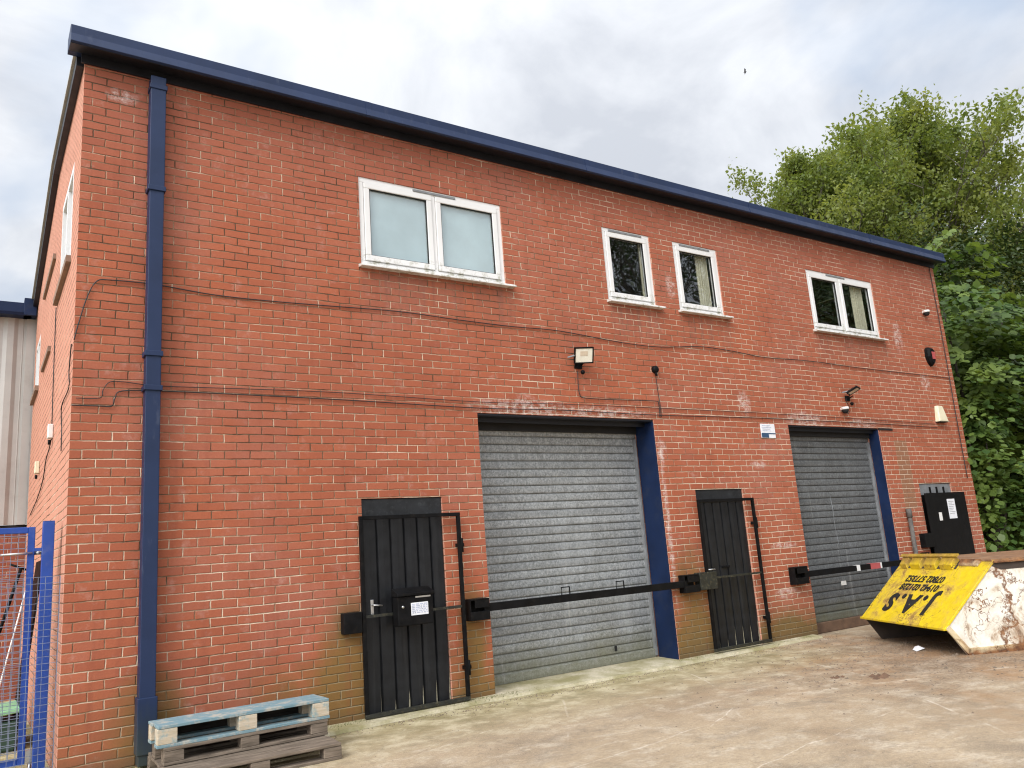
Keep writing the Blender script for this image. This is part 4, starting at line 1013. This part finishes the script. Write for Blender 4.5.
# ------------------------------------------------------------------ grit, litter, moss
rg = random.Random(21); b = MB()
def stone(x, y, r):
    vs = []
    for k in range(5):
        a = 6.283 * k / 5 + rg.random() * .6; vs.append((x + r * math.cos(a) * rg.uniform(.7, 1.2), y + r * math.sin(a) * rg.uniform(.7, 1.2), .0005))
    vs.append((x + rg.uniform(-.3, .3) * r, y + rg.uniform(-.3, .3) * r, r * rg.uniform(.5, 1.0)))
    b.add(vs, [(k, (k + 1) % 5, 5) for k in range(5)])
for k in range(1700):
    x = rg.gauss(8.6, 1.5); y = rg.gauss(-2.0, .8)
    if y < -.15: stone(x, y, rg.uniform(.004, .014) * (1.8 if rg.random() < .04 else 1))
for k in range(900):
    x = rg.uniform(2, 9); stone(x, -.20 - abs(rg.gauss(0, .12)), rg.uniform(.003, .010))
for k in range(900): stone(rg.uniform(1, 9), rg.uniform(-5, -.3), rg.uniform(.002, .006))
tag(b.build('gravel', mat_simple('grit', (.16, .12, .085), .9, 0, .5, 3), None, fix=False), kind='stuff')
b = MB(); b.add([(-.10, -.03, .001), (.02, -.06, .02), (.11, .0, .004), (.03, .06, .035), (-.06, .04, .012), (.0, .0, .05)], [(0, 1, 5), (1, 2, 5), (2, 3, 5), (3, 4, 5), (4, 0, 5)])
o = b.build('crumpled_paper', M['paper']); o.location = (8.42, -1.80, .001); tag(o, 'scrap of crumpled white paper on the ground under the skip', 'litter')
for (x, y, sc2, lab) in ((6.66, -2.42, 1.0, 'larger dark clod of mud on the yard in front of the skip'), (6.45, -2.10, .55, 'smaller dark clod of mud on the yard towards the shutter')):
    b = MB()
    for k in range(9):
        cx_ = rg.gauss(0, .09) * sc2; cy_ = rg.gauss(0, .04) * sc2; q = rg.uniform(.02, .045) * sc2
        b.add([(cx_ - q, cy_ - q, 0), (cx_ + q, cy_ - q * .8, 0), (cx_ + q * .8, cy_ + q, 0), (cx_ - q, cy_ + q * .7, 0), (cx_, cy_, q * .8)], [(0, 1, 4), (1, 2, 4), (2, 3, 4), (3, 0, 4)])
    o = b.build('mud_clod', M['dirtstep'], fix=False); o.location = (x, y, .001); tag(o, lab, 'mud', 'mud clods on the yard')
b = MB()
for k in range(1500):
    x = rg.choice((rg.gauss(6.75, .25), rg.gauss(3.7, .25), rg.uniform(2, 2.5), rg.gauss(8.4, .4), rg.gauss(.75, .2))); y = -.02 - abs(rg.gauss(0, .05)); z = .03 if 2 < x < 8.9 else .0
    a = rg.random() * 6.28; l = rg.uniform(.008, .028); q = .004
    b.add([(x - q, y, z - .01), (x + q, y, z - .01), (x + l * math.cos(a) * .6, y - abs(l * math.sin(a)) * .6, z + l * .8)], [(0, 1, 2)])
tag(b.build('moss', mat_simple('moss', (.10, .12, .025), .9, 0, .4, 6), None, fix=False), kind='stuff')

# ------------------------------------------------------------------ trees
def leaf_mesh(name, C_, D_, Nn, sizes, mat, parent, broad=False):
    n_ = len(C_)
    D_ = D_ / (np.linalg.norm(D_, axis=1, keepdims=True) + 1e-9)
    Sd = np.cross(D_, Nn); Sd /= (np.linalg.norm(Sd, axis=1, keepdims=True) + 1e-9)
    Nn = np.cross(Sd, D_)
    s_ = sizes[:, None]
    if broad:
        P_ = [C_ - D_ * s_ * .5, C_ - D_ * s_ * .2 + Sd * s_ * .40 - Nn * s_ * .06, C_ + D_ * s_ * .15 + Sd * s_ * .36 - Nn * s_ * .08, C_ + D_ * s_ * .55 - Nn * s_ * .12, C_ + D_ * s_ * .15 - Sd * s_ * .36 - Nn * s_ * .08, C_ - D_ * s_ * .2 - Sd * s_ * .40 - Nn * s_ * .06]
    else:
        P_ = [C_ - D_ * s_ * .5, C_ + Sd * s_ * .32 + Nn * s_ * .06, C_ + D_ * s_ * .55, C_ - Sd * s_ * .32 + Nn * s_ * .06]
    k = len(P_)
    V = np.stack(P_, 1).reshape(-1, 3)
    me = bpy.data.meshes.new(name)
    me.vertices.add(n_ * k); me.vertices.foreach_set('co', V.astype(np.float32).ravel())
    me.loops.add(n_ * k); me.loops.foreach_set('vertex_index', np.arange(n_ * k, dtype=np.int32))
    me.polygons.add(n_); me.polygons.foreach_set('loop_start', np.arange(0, n_ * k, k, dtype=np.int32))
    me.update(calc_edges=True); me.validate()
    me.materials.append(mat)
    o = bpy.data.objects.new(name, me); COL.objects.link(o); o.parent = parent
    return o

def airy_tree(loc, H, rad, seed, label, group, leaf, bark, nl=30, lsize=.13, dens=1., base=.14, stems=1, lean=(0, 0), per=7, top=None):
    rg = np.random.default_rng(seed)
    r = thing('leafy_tree', loc, label, 'tree', group)
    tk = MB(); Cs = []; Ds = []
    def branch(p, d, ln, r0, lev):
        n_ = 6; pts = [p.copy()]; dd = d / np.linalg.norm(d)
        for i in range(n_):
            dd = dd + rg.normal(0, .10, 3) + np.array([0, 0, .055 if lev else .03]); dd /= np.linalg.norm(dd)
            pts.append(pts[-1] + dd * ln / n_)
        if r0 > .008: tk.tube([tuple(q) for q in pts], [r0 * (1 - .8 * i / n_) for i in range(n_ + 1)], 5 if lev < 2 else 4, cap=False)
        pts = np.array(pts)
        if lev < 3:
            nb = (0, 8, 6)[lev] if lev else 0
            for k in range(nb):
                f = rg.uniform(.25, 1.); i = min(int(f * n_), n_ - 1); q = pts[i] + (pts[i + 1] - pts[i]) * (f * n_ - i)
                ax = rg.normal(0, 1, 3); ax[2] *= .6; nd = dd * .75 + ax / np.linalg.norm(ax) * .8 + np.array([0, 0, .35])
                branch(q, nd, ln * rg.uniform(.28, .5) * (1.15 - .5 * f), r0 * .42, lev + 1)
        if lev >= 1:
            m_ = int((10 if lev == 1 else 12 if lev == 2 else 9) * per / 7 * dens)
            f = rg.uniform(.25, 1.05, m_); i = np.minimum((f * n_).astype(int), n_ - 1)
            q = pts[i] + (pts[i + 1] - pts[i]) * (f * n_ - i)[:, None]
            Cs.append(q + rg.normal(0, .10 + .03 * H / 10, (m_, 3))); Ds.append(dd * .5 + rg.normal(0, .6, (m_, 3)))
    for sidx in range(stems):
        a = rg.uniform(0, 6.28); off = np.array([math.cos(a), math.sin(a), 0]) * (.35 if stems > 1 else 0)
        n_ = 12; ln = np.array([lean[0], lean[1], 0]) + off * (.25 * H / 4)
        tp = []
        for i in range(n_ + 1):
            f = i / n_; tp.append(off + np.array([0, 0, f * H * .94]) + ln * f ** 1.3 + np.array([math.sin(f * 5 + seed), math.cos(f * 4 + seed), 0]) * .12 * f)
        r0 = (.012 * H + .03) / math.sqrt(stems)
        tk.tube([tuple(q) for q in tp], [r0 * (1 - .93 * i / n_) + .006 for i in range(n_ + 1)], 8, cap=False)
        tp = np.array(tp)
        for k in range(nl // stems):
            f = base + (1 - base) * ((k + rg.random()) / (nl // stems)) ** .8 * .985; i = min(int(f * n_), n_ - 1)
            q = tp[i] + (tp[i + 1] - tp[i]) * (f * n_ - i)
            az = k * 2.4 + rg.uniform(-.5, .5); env = math.sin(min(1, (f - base) / (1 - base) * .88 + .22) * math.pi) ** .6
            el = .35 + .72 * f + rg.uniform(-.2, .25)
            d = np.array([math.cos(az) * math.cos(el), math.sin(az) * math.cos(el), math.sin(el)])
            branch(q, d, rad * (env * rg.uniform(.7, 1.25) + .20), r0 * .42 * (1.1 - f * .75), 1)
    C_ = np.concatenate(Cs); D_ = np.concatenate(Ds); n_ = len(C_)
    if top:
        k = top / np.percentile(C_[:, 2], 99.3); C_ = C_ * np.array([1, 1, k]); tk.v = [(v[0], v[1], v[2] * k) for v in tk.v]
        hi = C_[C_[:, 2] > np.percentile(C_[:, 2], 97)].mean(0)      # stand the tree so that its leader is at loc
        r.location = (loc[0] - hi[0], loc[1] - hi[1], 0)
    Nn = rg.normal(0, .55, (n_, 3)) + np.array([0, 0, 1.])
    tk.build('trunk', bark, r, fix=False)
    leaf_mesh('crown', C_, D_, Nn, lsize * rg.uniform(.65, 1.25, n_), leaf, r)
    return r, n_

def bushy_tree(loc, H, rx, ry, z0, seed, label, leaf, nclump, per, lsize, flat=.16, cr=.45, group=None, name='broadleaf_tree', broad=True, cat='tree', bias=.55):
    rg = np.random.default_rng(seed); r = thing(name, loc, label, cat, group)
    tk = MB()
    for k in range(7):
        a = k * .9 + rg.random(); e = rg.uniform(.5, .95)
        q = [(0, 0, 0)]
        for i in range(1, 6):
            f = i / 5; q.append((math.cos(a) * rx * .6 * f ** 1.5 * e, math.sin(a) * ry * .6 * f ** 1.5 * e, H * .85 * f * e))
        tk.tube(q, [.09 * (1 - .85 * i / 5) for i in range(6)], 6, cap=False)
    Cs = []; Ds = []; Ns = []
    h = (H - z0) / 2
    for k in range(nclump):
        v = rg.normal(0, 1, 3); v /= np.linalg.norm(v); rr = rg.random() ** bias
        wob = 1 + .22 * math.sin(v[0] * 5 + seed) * math.cos(v[2] * 6 + seed * 2)
        sq = np.sign(v) * np.abs(v) ** .8
        c_ = np.array([sq[0] * rx, sq[1] * ry, sq[2] * h]) * rr * wob + np.array([0, 0, z0 + h])
        if c_[2] < z0 * .5: continue
        o_ = np.array([v[0], v[1], .0]); o_ /= np.linalg.norm(o_) + .2
        dn = np.array([0, 0, 1.]) * .85 + o_ * .55 + rg.normal(0, .18, 3); dn /= np.linalg.norm(dn)
        e1 = np.cross(dn, [0.3, .9, .1]); e1 /= np.linalg.norm(e1); e2 = np.cross(dn, e1)
        m_ = int(per * rg.uniform(.6, 1.4)); a = rg.uniform(0, 6.28, m_); q = np.sqrt(rg.random(m_)) * cr * rg.uniform(.7, 1.3)
        off = e1 * (np.cos(a) * q)[:, None] + e2 * (np.sin(a) * q)[:, None] * .75
        drop = -(q ** 2)[:, None] * np.array([0, 0, .35]) + rg.normal(0, flat * .5, (m_, 1)) * dn
        Cs.append(c_ + off + drop); Ds.append(off + o_ * .3 + rg.normal(0, .15, (m_, 3)) - np.array([0, 0, .12])); Ns.append(dn + rg.normal(0, .28, (m_, 3)))
    C_ = np.concatenate(Cs); n_ = len(C_)
    tk.build('trunk', M['barkdark'], r, fix=False)
    leaf_mesh('crown', C_, np.concatenate(Ds), np.concatenate(Ns), lsize * rg.uniform(.6, 1.25, n_), leaf, r, broad)
    return r, n_

t1, a1 = airy_tree((26.6, 6.6, 0), 15.0, 4.8, 4, 'tall airy light green tree rising highest behind the right end of the roof', 'airy trees behind the workshop', M['leaf_airy'], M['bark'], 100, .150, 1.0, .12, 3, per=12, top=15.4)
t2, a2 = airy_tree((20.6, 6.5, 0), 12.0, 3.2, 11, 'lower airy green tree left of the tallest one, over the roof edge', 'airy trees behind the workshop', M['leaf_airy'], M['bark'], 64, .115, 1.0, .2, 3, per=11, top=12.6)
t3, a3 = airy_tree((38.0, 8.6, 0), 12.5, 4.2, 23, 'airy green tree at the right edge of the photo, furthest back', 'airy trees behind the workshop', M['leaf_airy'], M['bark'], 50, .17, .9, .15, 2, per=10, top=14.0)
t4, a4 = airy_tree((23.0, 7.4, 0), 12.4, 3.6, 31, 'slim airy tree between the lower tree and the tallest one', 'airy trees behind the workshop', M['leaf_airy'], M['bark'], 56, .12, .95, .2, 2, per=11, top=13.4)
b1 = bushy_tree((16.5, 1.15, 0), 7.0, 2.5, 1.8, .5, 5, 'bright green broad leaved tree against the right end of the workshop', M['leaf_broad'], 230, 60, .15, .06, .62, group='dark green growth beside the workshop')
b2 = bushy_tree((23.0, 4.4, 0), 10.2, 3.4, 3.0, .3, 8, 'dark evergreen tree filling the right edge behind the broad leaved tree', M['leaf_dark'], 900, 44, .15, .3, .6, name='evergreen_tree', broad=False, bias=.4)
b3 = bushy_tree((15.2, .45, 0), 4.3, 1.35, .9, .35, 14, 'low broad leaved bush touching the right corner of the workshop behind the skip', M['leaf_broad'], 90, 55, .135, .05, .55, name='broadleaf_bush', cat='bush')
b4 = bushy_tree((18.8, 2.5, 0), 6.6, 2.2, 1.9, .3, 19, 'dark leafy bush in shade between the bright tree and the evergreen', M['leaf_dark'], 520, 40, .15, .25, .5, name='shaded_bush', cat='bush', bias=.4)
c_ = copy_tree(b2[0]); c_.location = (19.5, -4.6, 0); c_['label'] = 'unseen dark evergreen added to shade the right end of the wall, mirrored in the right-hand upstairs window'  # added out of view to block sky and darken the wall end
# trees across the yard, seen mirrored in the upstairs panes
t5, a5 = airy_tree((22.0, -15.0, 0), 17.5, 5.5, 41, 'tall leafy tree across the yard, mirrored in the small upstairs windows', 'trees across the yard', M['leaf_dark'], M['barkdark'], 44, .20, .34, .1, 2, per=8)
for (x, y, s_, rz) in ((29.5, -15.5, 1.0, 2.0), (38.5, -16, 1.0, 3.3), (28, -22, 1.2, 4.0), (39, -23, 1.15, 5.1), (49, -18, 1.0, 1.1)):
    c_ = copy_tree(t5); c_.location = (x, y, 0); c_.scale = (s_, s_, s_); c_.rotation_euler = (0, 0, rz)

# ------------------------------------------------------------------ bird
b = MB(); cx, cy, cz = 34.06, 18.33, 26.7
b.lathe([(0, -.16), (.03, -.12), (.055, 0), (.04, .1), (.02, .14), (0, .19)], (0, 0, 0), 10, Matrix.Rotation(R(90), 4, 'X'))
for s_ in (-1, 1):
    b.add([(0, -.06, .02), (s_ * .22, -.10, .13), (s_ * .44, .05, .09), (s_ * .22, .05, .12), (0, .08, .02)], [(0, 1, 3, 4), (1, 2, 3)])
o = b.build('bird', M['bird']); o.location = (cx, cy, cz); o.scale = (.55, .55, .55); o.rotation_euler = (0, R(15), R(40)); tag(o, 'tiny dark bird flying in the cloudy sky above the roof', 'bird')
print('LEAVES', a1, a2, a3, a4, b1[1], b2[1], b3[1], b4[1])
